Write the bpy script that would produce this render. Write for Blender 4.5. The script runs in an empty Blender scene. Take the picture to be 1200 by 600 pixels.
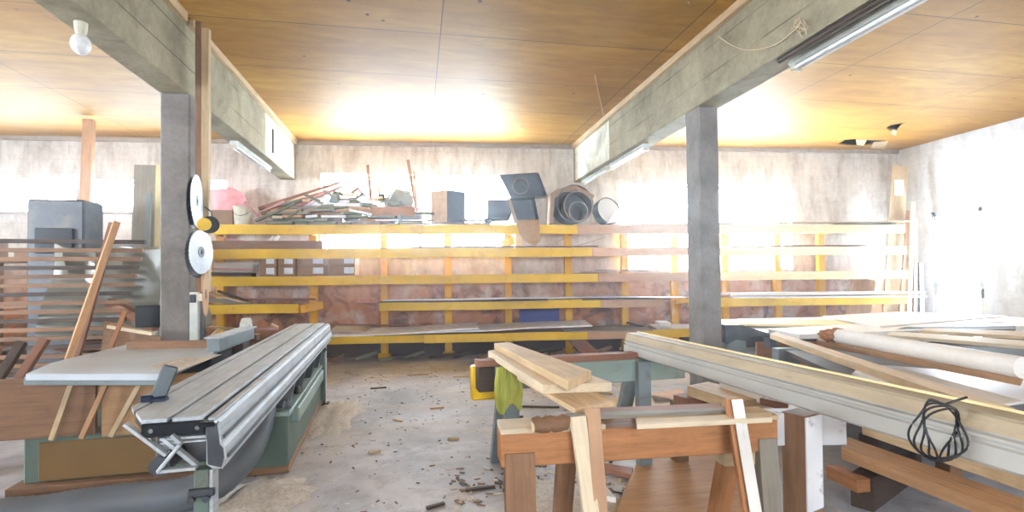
import bpy, bmesh, math, random
from math import pi, sin, cos, atan, atan2, radians, sqrt
from mathutils import Vector, Matrix, noise
random.seed(11)
SC = bpy.context.scene
SKY, EXPO, HAZE = 48.0, 0.48, 0.0075
COL = SC.collection
V = Vector

# ------------------------------------------------------------------ camera
F = 600.0
EYE = V((0, 0, 1.4))
KW = .08
YAW, PITCH, ROLL, CY = 0.183092, .0175, .0105, 315.333
_r = V((cos(YAW), -sin(YAW), 0)); FWD = V((sin(YAW) * cos(PITCH), cos(YAW) * cos(PITCH), sin(PITCH))); _u = _r.cross(FWD)
RGT = _r * cos(ROLL) - _u * sin(ROLL); UPV = _r * sin(ROLL) + _u * cos(ROLL)
cd = bpy.data.cameras.new('camera'); cam = bpy.data.objects.new('camera', cd); COL.objects.link(cam)
cd.sensor_width = 36; cd.shift_y = (CY - 300) / 1200; cd.lens = 36 * F / 1200; cd.clip_end = 200; cd.clip_start = .05
m = Matrix((RGT, UPV, -FWD)).transposed().to_4x4(); m.translation = EYE
cam.matrix_world = m
SC.camera = cam

def ray(x, y): return RGT * ((x - 600) / F) + UPV * ((CY - y) / F) + FWD
def onZ(x, y, z): d = ray(x, y); return EYE + d * ((z - EYE.z) / d.z)
def onY(x, y, Y): d = ray(x, y); return EYE + d * (Y / d.y)
def onX(x, y, X): d = ray(x, y); return EYE + d * (X / d.x)
def onW(x, y, Y0): d = ray(x, y); return EYE + d * (Y0 / (d.y + KW * d.x))   # planes parallel to the back wall
def WP(X, Y0, Z): return V((X, Y0 - KW * X, Z))
WROT = -atan(KW)

# ------------------------------------------------------------------ materials
def srgb(r, g, b):
    f = lambda c: (c / 255 / 12.92) if c <= 10 else ((c / 255 + .055) / 1.055) ** 2.4
    return (f(r), f(g), f(b), 1)
class NT:
    def __init__(s, name):
        s.m = bpy.data.materials.new(name); s.m.use_nodes = True
        s.t = s.m.node_tree; s.t.nodes.clear()
        s.out = s.n('ShaderNodeOutputMaterial')
    def n(s, typ, **kw):
        nd = s.t.nodes.new(typ)
        for k, v in kw.items():
            if k.startswith('i_'):
                nd.inputs[k[2:].replace('_', ' ')].default_value = v
            else: setattr(nd, k, v)
        return nd
    def l(s, a, b): s.t.links.new(a, b)
    def mix(s, fac, a, b, mode='MIX'):
        x = s.n('ShaderNodeMix', data_type='RGBA', blend_type=mode)
        for sock, v in ((x.inputs[0], fac), (x.inputs[6], a), (x.inputs[7], b)):
            if isinstance(v, (float, int, tuple)): sock.default_value = v
            else: s.l(v, sock)
        return x.outputs[2]
    def coords(s, scale=(1, 1, 1), rnd=True):
        tc = s.n('ShaderNodeTexCoord'); mp = s.n('ShaderNodeMapping'); mp.inputs['Scale'].default_value = scale
        if rnd:
            oi = s.n('ShaderNodeObjectInfo'); ad = s.n('ShaderNodeVectorMath', operation='ADD')
            mu = s.n('ShaderNodeMath', operation='MULTIPLY'); mu.inputs[1].default_value = 37.
            s.l(oi.outputs['Random'], mu.inputs[0]); s.l(tc.outputs['Object'], ad.inputs[0]); s.l(mu.outputs[0], ad.inputs[1])
            s.l(ad.outputs[0], mp.inputs['Vector'])
        else: s.l(tc.outputs['Object'], mp.inputs['Vector'])
        return mp.outputs[0]
    def noise(s, vec, scale, detail=4, rough=.6, dist=0):
        x = s.n('ShaderNodeTexNoise'); x.inputs['Scale'].default_value = scale; x.inputs['Detail'].default_value = detail
        x.inputs['Roughness'].default_value = rough; x.inputs['Distortion'].default_value = dist
        s.l(vec, x.inputs['Vector']); return x.outputs['Fac']
    def ramp(s, fac, stops, interp='LINEAR'):
        r = s.n('ShaderNodeValToRGB'); r.color_ramp.interpolation = interp
        e = r.color_ramp.elements
        while len(e) < len(stops): e.new(.5)
        for i, (p, c) in enumerate(stops): e[i].position = p; e[i].color = c if len(c) == 4 else (*c, 1)
        s.l(fac, r.inputs[0]); return r.outputs[0]
    def bsdf(s, color, rough=.7, metal=0., bump=None, bstr=.3, bdist=.01, spec=.4):
        b = s.n('ShaderNodeBsdfPrincipled'); b.inputs['Metallic'].default_value = metal
        b.inputs['Specular IOR Level'].default_value = spec
        if isinstance(color, tuple): b.inputs['Base Color'].default_value = color
        else: s.l(color, b.inputs['Base Color'])
        if isinstance(rough, (float, int)): b.inputs['Roughness'].default_value = rough
        else: s.l(rough, b.inputs['Roughness'])
        if bump is not None:
            bp = s.n('ShaderNodeBump'); bp.inputs['Strength'].default_value = bstr; bp.inputs['Distance'].default_value = bdist
            s.l(bump, bp.inputs['Height']); s.l(bp.outputs[0], b.inputs['Normal'])
        s.l(b.outputs[0], s.out.inputs[0]); return b
BK = (0, 0, 0, 1); WH = (1, 1, 1, 1)
def mul(c, k): return (c[0] * k, c[1] * k, c[2] * k, 1)

def wood(name, c, dirt=.35, var=.25, rough=.65):
    """timber with grain along the object's own X axis"""
    t = NT(name); v = t.coords((1.3, 16, 16)); v2 = t.coords((1, 1, 1))
    g = t.noise(v, 2.2, 6, .65, .6); g2 = t.noise(v2, 3.0, 4, .6)
    col = t.ramp(g, [(.3, mul(c, 1 - var)), (.52, c), (.72, mul(c, 1 + var * .6))])
    d = t.ramp(g2, [(.42, BK), (.68, WH)])
    mm = t.n('ShaderNodeMath', operation='MULTIPLY'); mm.inputs[1].default_value = dirt; t.l(d, mm.inputs[0])
    col = t.mix(mm.outputs[0], col, mul((c[0] * .8, c[1] * .74, c[2] * .7), .62))
    oi = t.n('ShaderNodeObjectInfo'); mr = t.n('ShaderNodeMapRange'); mr.inputs[3].default_value = .82; mr.inputs[4].default_value = 1.15
    t.l(oi.outputs['Random'], mr.inputs[0])
    hs = t.n('ShaderNodeHueSaturation'); t.l(mr.outputs[0], hs.inputs['Value']); t.l(col, hs.inputs['Color'])
    g5 = t.noise(t.coords((3, 40, 40)), 3., 5, .75); sp = t.ramp(g5, [(.60, BK), (.72, mul(WH, .55))]); colf = t.mix(sp, hs.outputs[0], mul(c, .38))
    g6 = t.noise(t.coords((1, 1.6, 1.6)), 5, 6, .75, .5); colf = t.mix(t.ramp(g6, [(.54, BK), (.7, mul(WH, dirt))]), colf, mul((c[0], c[1] * .9, c[2] * .8), .5))
    t.bsdf(colf, rough, bump=g, bstr=.35, bdist=.005); return t.m
def paint(name, c, wear=.25, under=srgb(120, 95, 70), rough=.5, metal=0, scale=6):
    t = NT(name); v = t.coords(); g = t.noise(v, scale, 7, .7, .4); g2 = t.noise(v, 1.7, 3, .5)
    f = t.ramp(g, [(.56, BK), (.66, WH)])
    mm = t.n('ShaderNodeMath', operation='MULTIPLY'); mm.inputs[1].default_value = wear; t.l(f, mm.inputs[0])
    base = t.ramp(g2, [(.3, mul(c, .78)), (.7, mul(c, 1.1))])
    t.bsdf(t.mix(mm.outputs[0], base, under), rough, metal, bump=g, bstr=.15, bdist=.003); return t.m
def metal(name, c, rough=.35, streak=True, metallic=.9):
    t = NT(name); v = t.coords((8, .6, 8) if streak else (1, 1, 1)); g = t.noise(v, 6, 5, .7); g2 = t.noise(t.coords(), 5, 5, .6)
    col = t.ramp(g, [(.3, mul(c, .75)), (.7, mul(c, 1.12))])
    dd = t.ramp(g2, [(.5, BK), (.72, WH)])
    mm = t.n('ShaderNodeMath', operation='MULTIPLY'); mm.inputs[1].default_value = .35; t.l(dd, mm.inputs[0])
    col = t.mix(mm.outputs[0], col, srgb(150, 135, 115))
    rr = t.n('ShaderNodeMapRange'); rr.inputs[3].default_value = rough; rr.inputs[4].default_value = min(1, rough + .3); t.l(g2, rr.inputs[0])
    t.bsdf(col, rr.outputs[0], metallic, bump=g2, bstr=.08, bdist=.002); return t.m
def plain(name, c, rough=.6, metal=0, spec=.4):
    t = NT(name); v = t.coords(); g = t.noise(v, 9, 4, .6)
    t.bsdf(t.ramp(g, [(.3, mul(c, .82)), (.7, mul(c, 1.12))]), rough, metal, bump=g, bstr=.08, bdist=.003, spec=spec); return t.m
def concrete(name, c, board=True, warm=srgb(150, 140, 100)):
    t = NT(name); v = t.coords(rnd=False); g = t.noise(v, 2.2, 8, .7, .3); g3 = t.noise(v, 24, 6, .7)
    col = t.ramp(g, [(.3, mul(c, .55)), (.5, c), (.7, mul(c, 1.3))])
    col = t.mix(t.ramp(g3, [(.45, BK), (.8, mul(WH, .5))]), col, mul(c, .55))
    h = g
    if board:   # marks of the shuttering boards, running along the beam
        sx = t.n('ShaderNodeSeparateXYZ'); t.l(v, sx.inputs[0])
        w = t.n('ShaderNodeMath', operation='FRACT'); mu = t.n('ShaderNodeMath', operation='MULTIPLY_ADD'); mu.inputs[1].default_value = 3.6; mu.inputs[2].default_value = .62
        t.l(sx.outputs['Z'], mu.inputs[0]); t.l(mu.outputs[0], w.inputs[0])
        ln = t.ramp(w.outputs[0], [(0, WH), (.035, BK), (.96, BK), (1, WH)])
        g4 = t.noise(v, 1.3, 3); br = t.ramp(g4, [(.4, BK), (.55, WH)])
        col = t.mix(t.mix(1., ln, br, 'MULTIPLY'), col, mul(c, .3))
    t.bsdf(col, .85, bump=g3, bstr=.5, bdist=.008, spec=.2); return t.m

M = {}
M['pine'] = wood('pine', srgb(208, 180, 140)); M['pale'] = wood('pale_pine', srgb(222, 203, 172), .25, .15)
M['tan'] = wood('tan_timber', srgb(190, 146, 104), .3); M['orange'] = wood('orange_timber', srgb(176, 120, 76), .4, .3)
M['brown'] = wood('brown_timber', srgb(140, 104, 76), .4, .3); M['dark'] = wood('dark_timber', srgb(76, 60, 50), .4, .3)
M['rust'] = wood('reddish_timber', srgb(150, 104, 80), .4); M['greyw'] = wood('grey_timber', srgb(150, 140, 125), .4)
M['olive'] = wood('olive_grey_timber', srgb(126, 128, 104), .4); M['pink'] = wood('pinkish_timber', srgb(205, 150, 150), .3)
M['white'] = wood('white_board', srgb(232, 226, 218), .12, .06, .5); M['sheet'] = wood('grey_white_sheet', srgb(232, 232, 238), .15, .05, .4)
M['cream'] = wood('cream_timber', srgb(240, 222, 168), .15, .1); M['redtan'] = wood('pinkish_tan_timber', srgb(204, 160, 124), .3, .12)
M['yellow'] = paint('yellow_paint', srgb(236, 194, 36), .35, srgb(186, 124, 44), .55, scale=5)
M['yelpost'] = paint('orange_yellow_paint', srgb(228, 170, 26), .35, srgb(150, 90, 35), .5)
M['green'] = paint('grey_green_paint', srgb(100, 116, 106), .6, srgb(92, 80, 66), .5, scale=4)
M['ltgreen'] = paint('pale_green_paint', srgb(150, 168, 160), .5, srgb(130, 120, 100), .45)
M['bluegrey'] = paint('blue_grey_paint', srgb(130, 140, 142), .5, srgb(100, 90, 80), .4)
M['whitep'] = paint('flaking_white_paint', srgb(222, 220, 220), .9, srgb(118, 82, 60), .6, scale=6)
M['alu'] = metal('aluminium', srgb(186, 191, 195), .42, metallic=.25); M['steel'] = metal('bright_steel', srgb(140, 140, 142), .32, False)
M['dsteel'] = metal('dark_steel', srgb(90, 92, 96), .4, False); M['galv'] = metal('galvanised_sheet', srgb(165, 150, 140), .25, False)
M['black'] = plain('black_rubber', srgb(28, 28, 30), .5); M['dblue'] = plain('dark_blue_sheet', srgb(28, 38, 62), .35)
M['board'] = plain('cardboard', srgb(178, 142, 102), .8); M['boardin'] = plain('brown_cardboard', srgb(150, 120, 92), .8)
M['label'] = plain('paper_label', srgb(225, 232, 240), .6); M['blackbox'] = plain('black_plastic', srgb(24, 28, 34), .3)
M['whitemetal'] = plain('white_enamel', srgb(214, 218, 212), .35); M['tube'] = plain('white_glass_tube', srgb(245, 245, 245), .15)
M['beige'] = plain('beige_plastic', srgb(214, 208, 186), .5); M['yellowp'] = plain('yellow_plastic', srgb(232, 186, 30), .35)
M['pipe'] = plain('brown_conduit', srgb(72, 58, 48), .4)
M['hose'] = paint('grey_hose_fabric', srgb(104, 108, 114), .8, srgb(96, 76, 60), .5, scale=3); M['moulding'] = paint('grooved_grey_board', srgb(176, 172, 164), .3, srgb(150, 140, 124), .5, scale=3); M['mband'] = wood('grey_tan_band', srgb(176, 158, 130), .3, .12); M['paddle'] = plain('dark_grey_plastic', srgb(70, 80, 84), .4); M['ochre'] = paint('ochre_stained_panel', srgb(128, 98, 58), .5, srgb(100, 70, 40), .4, scale=2)
M['cast'] = paint('dusty_cast_iron', srgb(190, 198, 206), .3, srgb(190, 168, 140), .4, scale=4)
M['wsheet'] = plain('clean_white_sheet', srgb(246, 246, 250), .5)
M['blue'] = plain('blue_paint', srgb(70, 80, 150), .6)
def plastic(name, c, a):
    t = NT(name); b = t.n('ShaderNodeBsdfPrincipled'); b.inputs['Base Color'].default_value = c; b.inputs['Roughness'].default_value = .25
    tr = t.n('ShaderNodeBsdfTranslucent'); tr.inputs[0].default_value = c; mx = t.n('ShaderNodeMixShader'); mx.inputs[0].default_value = a
    t.l(b.outputs[0], mx.inputs[1]); t.l(tr.outputs[0], mx.inputs[2]); t.l(mx.outputs[0], t.out.inputs[0]); return t.m
M['bag'] = plastic('yellow_green_film', srgb(226, 228, 140), .5); M['pinkbag'] = plastic('pink_film', srgb(240, 196, 198), .5)
M['whitefilm'] = plastic('white_translucent_plastic', srgb(238, 240, 240), .55)
M['tarp'] = plastic('dusty_grey_sheeting', srgb(142, 142, 130), .1)
t = NT('window_glass'); gl = t.n('ShaderNodeBsdfGlossy'); gl.inputs['Roughness'].default_value = .05; tp = t.n('ShaderNodeBsdfTransparent'); tp.inputs[0].default_value = (.93, .96, .98, 1)
mx = t.n('ShaderNodeMixShader'); mx.inputs[0].default_value = .06; t.l(tp.outputs[0], mx.inputs[1]); t.l(gl.outputs[0], mx.inputs[2]); t.l(mx.outputs[0], t.out.inputs[0]); M['glass'] = t.m

# floor: dusty grey concrete with sawdust drifts and specks
t = NT('dusty_concrete_floor'); v = t.coords(rnd=False)
a = t.noise(v, .9, 8, .65, .4); b = t.noise(v, 5, 8, .7); c = t.noise(v, 40, 5, .8); d = t.noise(v, .45, 5, .6, .8)
col = t.ramp(a, [(.32, srgb(138, 136, 140)), (.5, srgb(176, 174, 178)), (.68, srgb(212, 210, 214))])
col = t.mix(t.ramp(d, [(.48, BK), (.66, mul(WH, .75))]), col, srgb(196, 176, 156))
col = t.mix(t.ramp(b, [(.48, BK), (.70, mul(WH, .6))]), col, srgb(128, 120, 116))
col = t.mix(t.ramp(c, [(.60, BK), (.68, mul(WH, .75))]), col, srgb(86, 74, 64))
c2 = t.noise(v, 55, 4, .7); col = t.mix(t.ramp(c2, [(.62, BK), (.70, mul(WH, .7))]), col, srgb(224, 212, 196))
t.bsdf(col, .6, bump=b, bstr=.5, bdist=.012, spec=.35); M['floor'] = t.m
# ceiling: plywood panels with joints
t = NT('plywood_ceiling'); v = t.coords(rnd=False)
br = t.n('ShaderNodeTexBrick'); br.offset = 0; br.inputs['Scale'].default_value = 1; br.inputs['Brick Width'].default_value = 2.44; br.inputs['Row Height'].default_value = 1.13
br.inputs['Mortar Size'].default_value = .006; br.inputs['Mortar Smooth'].default_value = .3; br.inputs['Color1'].default_value = (.42, .42, .42, 1); br.inputs['Color2'].default_value = (.6, .6, .6, 1); br.inputs['Mortar'].default_value = BK
mp = t.n('ShaderNodeMapping'); mp.inputs['Location'].default_value = (2.19, .42, 0); t.l(v, mp.inputs[0]); t.l(mp.outputs[0], br.inputs['Vector'])
mp2 = t.n('ShaderNodeMapping'); mp2.inputs['Scale'].default_value = (.7, 3.2, 3); t.l(v, mp2.inputs[0])
g = t.noise(mp2.outputs[0], 1.6, 8, .68, .8); g2 = t.noise(v, .7, 5, .6); g3 = t.noise(v, 7, 6, .75)
col = t.ramp(g, [(.25, srgb(146, 104, 36)), (.5, srgb(172, 128, 48)), (.78, srgb(194, 152, 66))])
col = t.mix(t.ramp(g2, [(.4, BK), (.68, mul(WH, .6))]), col, srgb(150, 100, 40))
col = t.mix(t.ramp(g3, [(.6, BK), (.75, mul(WH, .35))]), col, srgb(110, 76, 40))
col = t.mix(.35, col, t.mix(1., col, br.outputs['Color'], 'OVERLAY'))
vo = t.n('ShaderNodeTexVoronoi'); vo.inputs['Scale'].default_value = 2.3; t.l(v, vo.inputs['Vector'])
col = t.mix(t.ramp(vo.outputs['Distance'], [(.03, WH), (.055, BK)]), col, srgb(60, 38, 22))
col = t.mix(t.ramp(br.outputs['Fac'], [(.2, BK), (.8, WH)]), col, srgb(84, 58, 30))
t.bsdf(col, .6, bump=g, bstr=.15, bdist=.01, spec=.3); M['ceil'] = t.m
# walls
def wallmat(name, light, dirtc, blocks=True, strength=.85, rust=False):
    t = NT(name); v = t.coords(rnd=False)
    mp = t.n('ShaderNodeMapping'); mp.inputs['Scale'].default_value = (2.2, 2.2, .6); t.l(v, mp.inputs[0])
    s1 = t.noise(mp.outputs[0], 1.5, 8, .7, .3); s2 = t.noise(v, 1.1, 9, .78, .9); s3 = t.noise(v, 10, 6, .7)
    col = t.ramp(s3, [(.3, mul(light, .85)), (.7, mul(light, 1.08))])
    sx = t.n('ShaderNodeSeparateXYZ'); t.l(v, sx.inputs[0])
    top = t.ramp(sx.outputs['Z'], [(0, mul(WH, .35)), (1, WH)])
    f = t.mix(1., t.ramp(s1, [(.42, BK), (.66, mul(WH, strength))]), t.ramp(s2, [(.35, mul(WH, .25)), (.6, WH)]), 'MULTIPLY')
    col = t.mix(f, col, dirtc)
    if rust:
        r = t.noise(v, 1.1, 6, .65, .6); zf = t.n('ShaderNodeMapRange'); zf.inputs[1].default_value = 1.9; zf.inputs[2].default_value = .9; t.l(sx.outputs['Z'], zf.inputs[0])
        rf = t.mix(1., t.ramp(r, [(.32, BK), (.5, mul(WH, .9))]), zf.outputs[0], 'MULTIPLY')
        col = t.mix(rf, col, srgb(188, 120, 70))
        r2 = t.noise(v, 2.4, 7, .7, .6)
        rf2 = t.mix(1., t.ramp(r2, [(.5, BK), (.62, mul(WH, .8))]), zf.outputs[0], 'MULTIPLY')
        col = t.mix(rf2, col, srgb(92, 66, 58))
        zb = t.n('ShaderNodeMapRange'); zb.inputs[1].default_value = .62; zb.inputs[2].default_value = .3; t.l(sx.outputs['Z'], zb.inputs[0])
        col = t.mix(zb.outputs[0], col, srgb(74, 58, 50))
    if blocks:
        bb = t.n('ShaderNodeTexBrick'); bb.inputs['Scale'].default_value = 1; bb.inputs['Brick Width'].default_value = .5; bb.inputs['Row Height'].default_value = .22; bb.inputs['Mortar Size'].default_value = .006
        cx = t.n('ShaderNodeCombineXYZ'); ad = t.n('ShaderNodeMath', operation='ADD'); t.l(sx.outputs['X'], ad.inputs[0]); t.l(sx.outputs['Y'], ad.inputs[1])
        t.l(ad.outputs[0], cx.inputs[0]); t.l(sx.outputs['Z'], cx.inputs[1]); t.l(cx.outputs[0], bb.inputs['Vector'])
        mm = t.n('ShaderNodeMath', operation='MULTIPLY'); mm.inputs[1].default_value = .13; t.l(bb.outputs['Fac'], mm.inputs[0])
        col = t.mix(mm.outputs[0], col, mul(dirtc, .8))
    t.bsdf(col, .85, bump=s3, bstr=.4, bdist=.01, spec=.2); return t.m
M['wallb'] = wallmat('stained_block_wall', srgb(226, 220, 212), srgb(138, 116, 102), True, .8, True)
M['wallr'] = wallmat('white_block_wall', srgb(232, 234, 236), srgb(180, 176, 178), True, .6)
M['conc'] = concrete('board_marked_concrete', srgb(158, 149, 124)); M['pillar'] = concrete('grey_concrete', srgb(136, 130, 126), False)
M['whiteconc'] = concrete('lit_white_concrete', srgb(222, 222, 206), False)
M['plaster'] = plain('rough_plaster', srgb(176, 162, 146), .9)

# ------------------------------------------------------------------ mesh helpers
def link(name, bm, mat, parent=None, smooth=False, mw=None):
    me = bpy.data.meshes.new(name); bmesh.ops.recalc_face_normals(bm, faces=bm.faces); bm.to_mesh(me); bm.free()
    if smooth:
        for p in me.polygons: p.use_smooth = True
        try: me.set_sharp_from_angle(angle=radians(40))
        except Exception: pass
    o = bpy.data.objects.new(name, me); COL.objects.link(o)
    for mm in (mat if isinstance(mat, (list, tuple)) else [mat]): me.materials.append(M[mm] if isinstance(mm, str) else mm)
    if mw is not None: o.matrix_world = mw
    if parent is not None: setparent(o, parent)
    return o
def setparent(o, p):
    # parents here are built in world space: keep the child's place
    o.parent = p; o.matrix_parent_inverse = wm(p).inverted()
def wm(o):
    b = o.matrix_basis.copy()
    return wm(o.parent) @ o.matrix_parent_inverse @ b if o.parent else b
def tag(o, label, cat, group=None, kind=None):
    o['label'] = label; o['category'] = cat
    if group: o['group'] = group
    if kind: o['kind'] = kind
    return o
def thing(name, label, cat, loc=(0, 0, 0), rz=0, group=None):
    o = bpy.data.objects.new(name, None); COL.objects.link(o); o.empty_display_size = .1
    o.location = loc; o.rotation_euler = (0, 0, rz); return tag(o, label, cat, group)
def struct(o): o['kind'] = 'structure'; return o
def bbox(bm, c, s, mat=None, bev=0.):
    r = bmesh.ops.create_cube(bm, size=1.0)
    vs = r['verts']
    for v_ in vs: v_.co = V((v_.co.x * s[0], v_.co.y * s[1], v_.co.z * s[2]))
    if bev:
        es = list({e for v_ in vs for e in v_.link_edges})
        rr = bmesh.ops.bevel(bm, geom=es, offset=bev, segments=1, affect='EDGES'); vs = list({v_ for f in rr['faces'] for v_ in f.verts} | {v_ for v_ in vs if v_.is_valid})
    T = (mat or Matrix.Identity(4))
    for v_ in vs: v_.co = T @ (v_.co + V(c))
    return vs
def frame(p0, p1, up=(0, 0, 1)):
    p0, p1 = V(p0), V(p1); x = (p1 - p0).normalized(); z = V(up); z = (z - x * z.dot(x)).normalized(); y = z.cross(x)
    mtx = Matrix((x, y, z)).transposed().to_4x4(); mtx.translation = (p0 + p1) / 2; return mtx
def plank(name, p0, p1, w, t, mat, parent=None, up=(0, 0, 1), top=True, bev=.002, wob=0.):
    """board from p0 to p1 (centre line of its top face when top), w wide, t thick"""
    mtx = frame(p0, p1, up); L = (V(p1) - V(p0)).length; bm = bmesh.new()
    bbox(bm, (0, 0, -t / 2 if top else 0), (L, w, t), bev=min(bev, t * .3))
    if L > .6:
        n = 4 if not wob else 8
        for i in range(1, n):
            x = -L / 2 + L * i / n
            bmesh.ops.bisect_plane(bm, geom=bm.verts[:] + bm.edges[:] + bm.faces[:], plane_co=(x, 0, 0), plane_no=(1, 0, 0))
        sd = random.random() * 50
        for v_ in bm.verts:
            v_.co.z += wob * (noise.noise(V((v_.co.x * 1.1 + sd, v_.co.y * .6, 0)))) 
            v_.co.y += .15 * wob * noise.noise(V((v_.co.x * .8 + sd, 7, 0)))
    return link(name, bm, mat, parent, mw=mtx)
def tube(bm, pts, r, seg=10, cap=True):
    pts = [V(p) for p in pts]; rings = []
    rr = r if isinstance(r, (list, tuple)) else [r] * len(pts)
    for i, p in enumerate(pts):
        d = (pts[min(i + 1, len(pts) - 1)] - pts[max(i - 1, 0)]).normalized()
        a = V((0, 0, 1)) if abs(d.z) < .9 else V((1, 0, 0)); u = d.cross(a).normalized(); w = u.cross(d)
        rings.append([bm.verts.new(p + (u * cos(2 * pi * k / seg) + w * sin(2 * pi * k / seg)) * rr[i]) for k in range(seg)])
    for A, B in zip(rings, rings[1:]):
        for k in range(seg): bm.faces.new((A[k], A[(k + 1) % seg], B[(k + 1) % seg], B[k]))
    if cap: bm.faces.new(rings[0]); bm.faces.new(rings[-1][::-1])
def disc(bm, mtx, r, t, seg=40, hole=0., teeth=0):
    n = seg if not teeth else teeth * 2
    prof = []
    for k in range(n):
        a = 2 * pi * k / n; q = r * (1 if not teeth or k % 2 == 0 else .955); prof.append((q * cos(a), q * sin(a)))
    for s_ in (1,):
        A = [bm.verts.new(mtx @ V((x, y, t / 2))) for x, y in prof]; B = [bm.verts.new(mtx @ V((x, y, -t / 2))) for x, y in prof]
        if hole:
            C = [bm.verts.new(mtx @ V((hole * cos(2 * pi * k / n), hole * sin(2 * pi * k / n), t / 2))) for k in range(n)]
            D = [bm.verts.new(mtx @ V((hole * cos(2 * pi * k / n), hole * sin(2 * pi * k / n), -t / 2))) for k in range(n)]
        for k in range(n):
            j = (k + 1) % n; bm.faces.new((A[k], A[j], B[j], B[k]))
            if hole: bm.faces.new((A[k], C[k], C[j], A[j])); bm.faces.new((B[k], B[j], D[j], D[k])); bm.faces.new((C[k], D[k], D[j], C[j]))
        if not hole: bm.faces.new(A); bm.faces.new(B[::-1])
def prism(bm, pts, vec):
    """polygon pts swept by vec"""
    vec = V(vec); A = [bm.verts.new(V(p)) for p in pts]; B = [bm.verts.new(V(p) + vec) for p in pts]
    bm.faces.new(A); bm.faces.new(B[::-1]); n = len(A)
    for k in range(n): bm.faces.new((A[k], B[k], B[(k + 1) % n], A[(k + 1) % n]))
def copy_tree(o, parent=None):
    c = o.copy(); COL.objects.link(c); c.parent = parent
    if parent is not None: c.matrix_parent_inverse = o.matrix_parent_inverse.copy()
    for ch in list(o.children): copy_tree(ch, c)
    return c

# ------------------------------------------------------------------ the building
CZ = 3.9; BU = 3.2
XL, XR, YF = -8.8, 9.6, -3.2
WB = 9.52      # back wall: Y = WB - .1 X
def quadbox(name, corners, z0, z1, mat):
    bm = bmesh.new(); prism(bm, [(x, y, z0) for x, y in corners], (0, 0, z1 - z0)); return struct(link(name, bm, mat))
quadbox('floor', [(XL - .3, YF - .3), (XR + .3, YF - .3), (XR + .3, WB - KW * XR + .3), (XL - .3, WB - KW * XL + .3)], -.2, 0, 'floor')
# back wall in its own frame (local x along the wall) with openings
wins = [(-7.9, -5.75, 2.6, 3.18), (-5.55, -3.3, 2.6, 3.18), (-1.7, 1.8, 1.86, 3.32), (3.8, 7.3, 1.5, 3.18)]
wrot = Matrix.Rotation(WROT, 4, 'Z'); wmat = Matrix.Translation((0, WB, 0)) @ wrot; K = 1 / cos(WROT)
def wallcells(name, x0, x1, openings, mat, mw, th=.3):
    bm = bmesh.new(); xs = sorted({x0, x1, *[o[0] for o in openings], *[o[1] for o in openings]})
    for a_, b_ in zip(xs, xs[1:]):
        c_ = (a_ + b_) / 2; op = [o for o in openings if o[0] < c_ < o[1]]
        spans = [(0, CZ)] if not op else [(0, op[0][2]), (op[0][3], CZ)]
        for s0, s1 in spans:
            if s1 > s0: bbox(bm, ((a_ + b_) / 2, th / 2, (s0 + s1) / 2), (b_ - a_, th, s1 - s0))
    bmesh.ops.remove_doubles(bm, verts=bm.verts, dist=1e-4)
    return struct(link(name, bm, mat, mw=mw))
kw = [(a_ * K, b_ * K, c_, d_) for a_, b_, c_, d_ in wins]
wallcells('wall_back', (XL - .3) * K, (XR + .3) * K, kw, 'wallb', wmat)
for i, (a_, b_, c_, d_) in enumerate(kw):
    e = bpy.data.objects.new('window_%d' % (i + 1), None); COL.objects.link(e); e.matrix_world = wmat @ Matrix.Translation(((a_ + b_) / 2, .2, c_)); struct(e)
    fb = bmesh.new(); W_, H_ = b_ - a_, d_ - c_; f_ = .05
    for (cx, cz, sx_, sz_) in ((0, f_ / 2, W_, f_), (0, H_ - f_ / 2, W_, f_), (-W_ / 2 + f_ / 2, H_ / 2, f_, H_), (W_ / 2 - f_ / 2, H_ / 2, f_, H_)):
        bbox(fb, (cx, 0, cz), (sx_, .06, sz_))
    nm = max(1, round(W_ / 1.75))
    for k in range(1, nm): bbox(fb, (-W_ / 2 + W_ * k / nm, 0, H_ / 2), (.05, .06, H_))
    link('window_frame', fb, 'whitemetal', e, mw=e.matrix_world.copy())
    gb = bmesh.new(); bbox(gb, (0, .01, H_ / 2), (W_ - 2 * f_, .006, H_ - 2 * f_)); link('window_pane', gb, 'glass', e, mw=e.matrix_world.copy())
    sb = bmesh.new(); bbox(sb, (0, -.13, -.012), (W_ + .04, .26, .03)); link('window_sill', sb, 'plaster', e, mw=e.matrix_world.copy())
# side walls
rw = Matrix.Translation((XR, 0, 0)) @ Matrix.Rotation(-pi / 2, 4, 'Z')   # local x -> -Y, local y -> +X
YD0, YD1 = 7.2, 8.1
wallcells('wall_right', -8.97, -YF, [(-YD1, -YD0, 0.0, 2.56)], 'wallr', rw)
lw = Matrix.Translation((XL, 0, 0)) @ Matrix.Rotation(pi / 2, 4, 'Z')
wallcells('wall_left', YF, 10.5, [(2.0, 5.5, 1.5, 2.7)], 'wallr', lw)
fw = Matrix.Translation((0, YF, 0)) @ Matrix.Rotation(pi, 4, 'Z')
wallcells('wall_front', -XR - .3, -XL + .3, [(-6.8, -5.2, 1.9, 2.7), (-1.2, .6, 1.9, 2.7), (4.5, 6.3, 1.9, 2.7)], 'wallr', fw)
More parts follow.
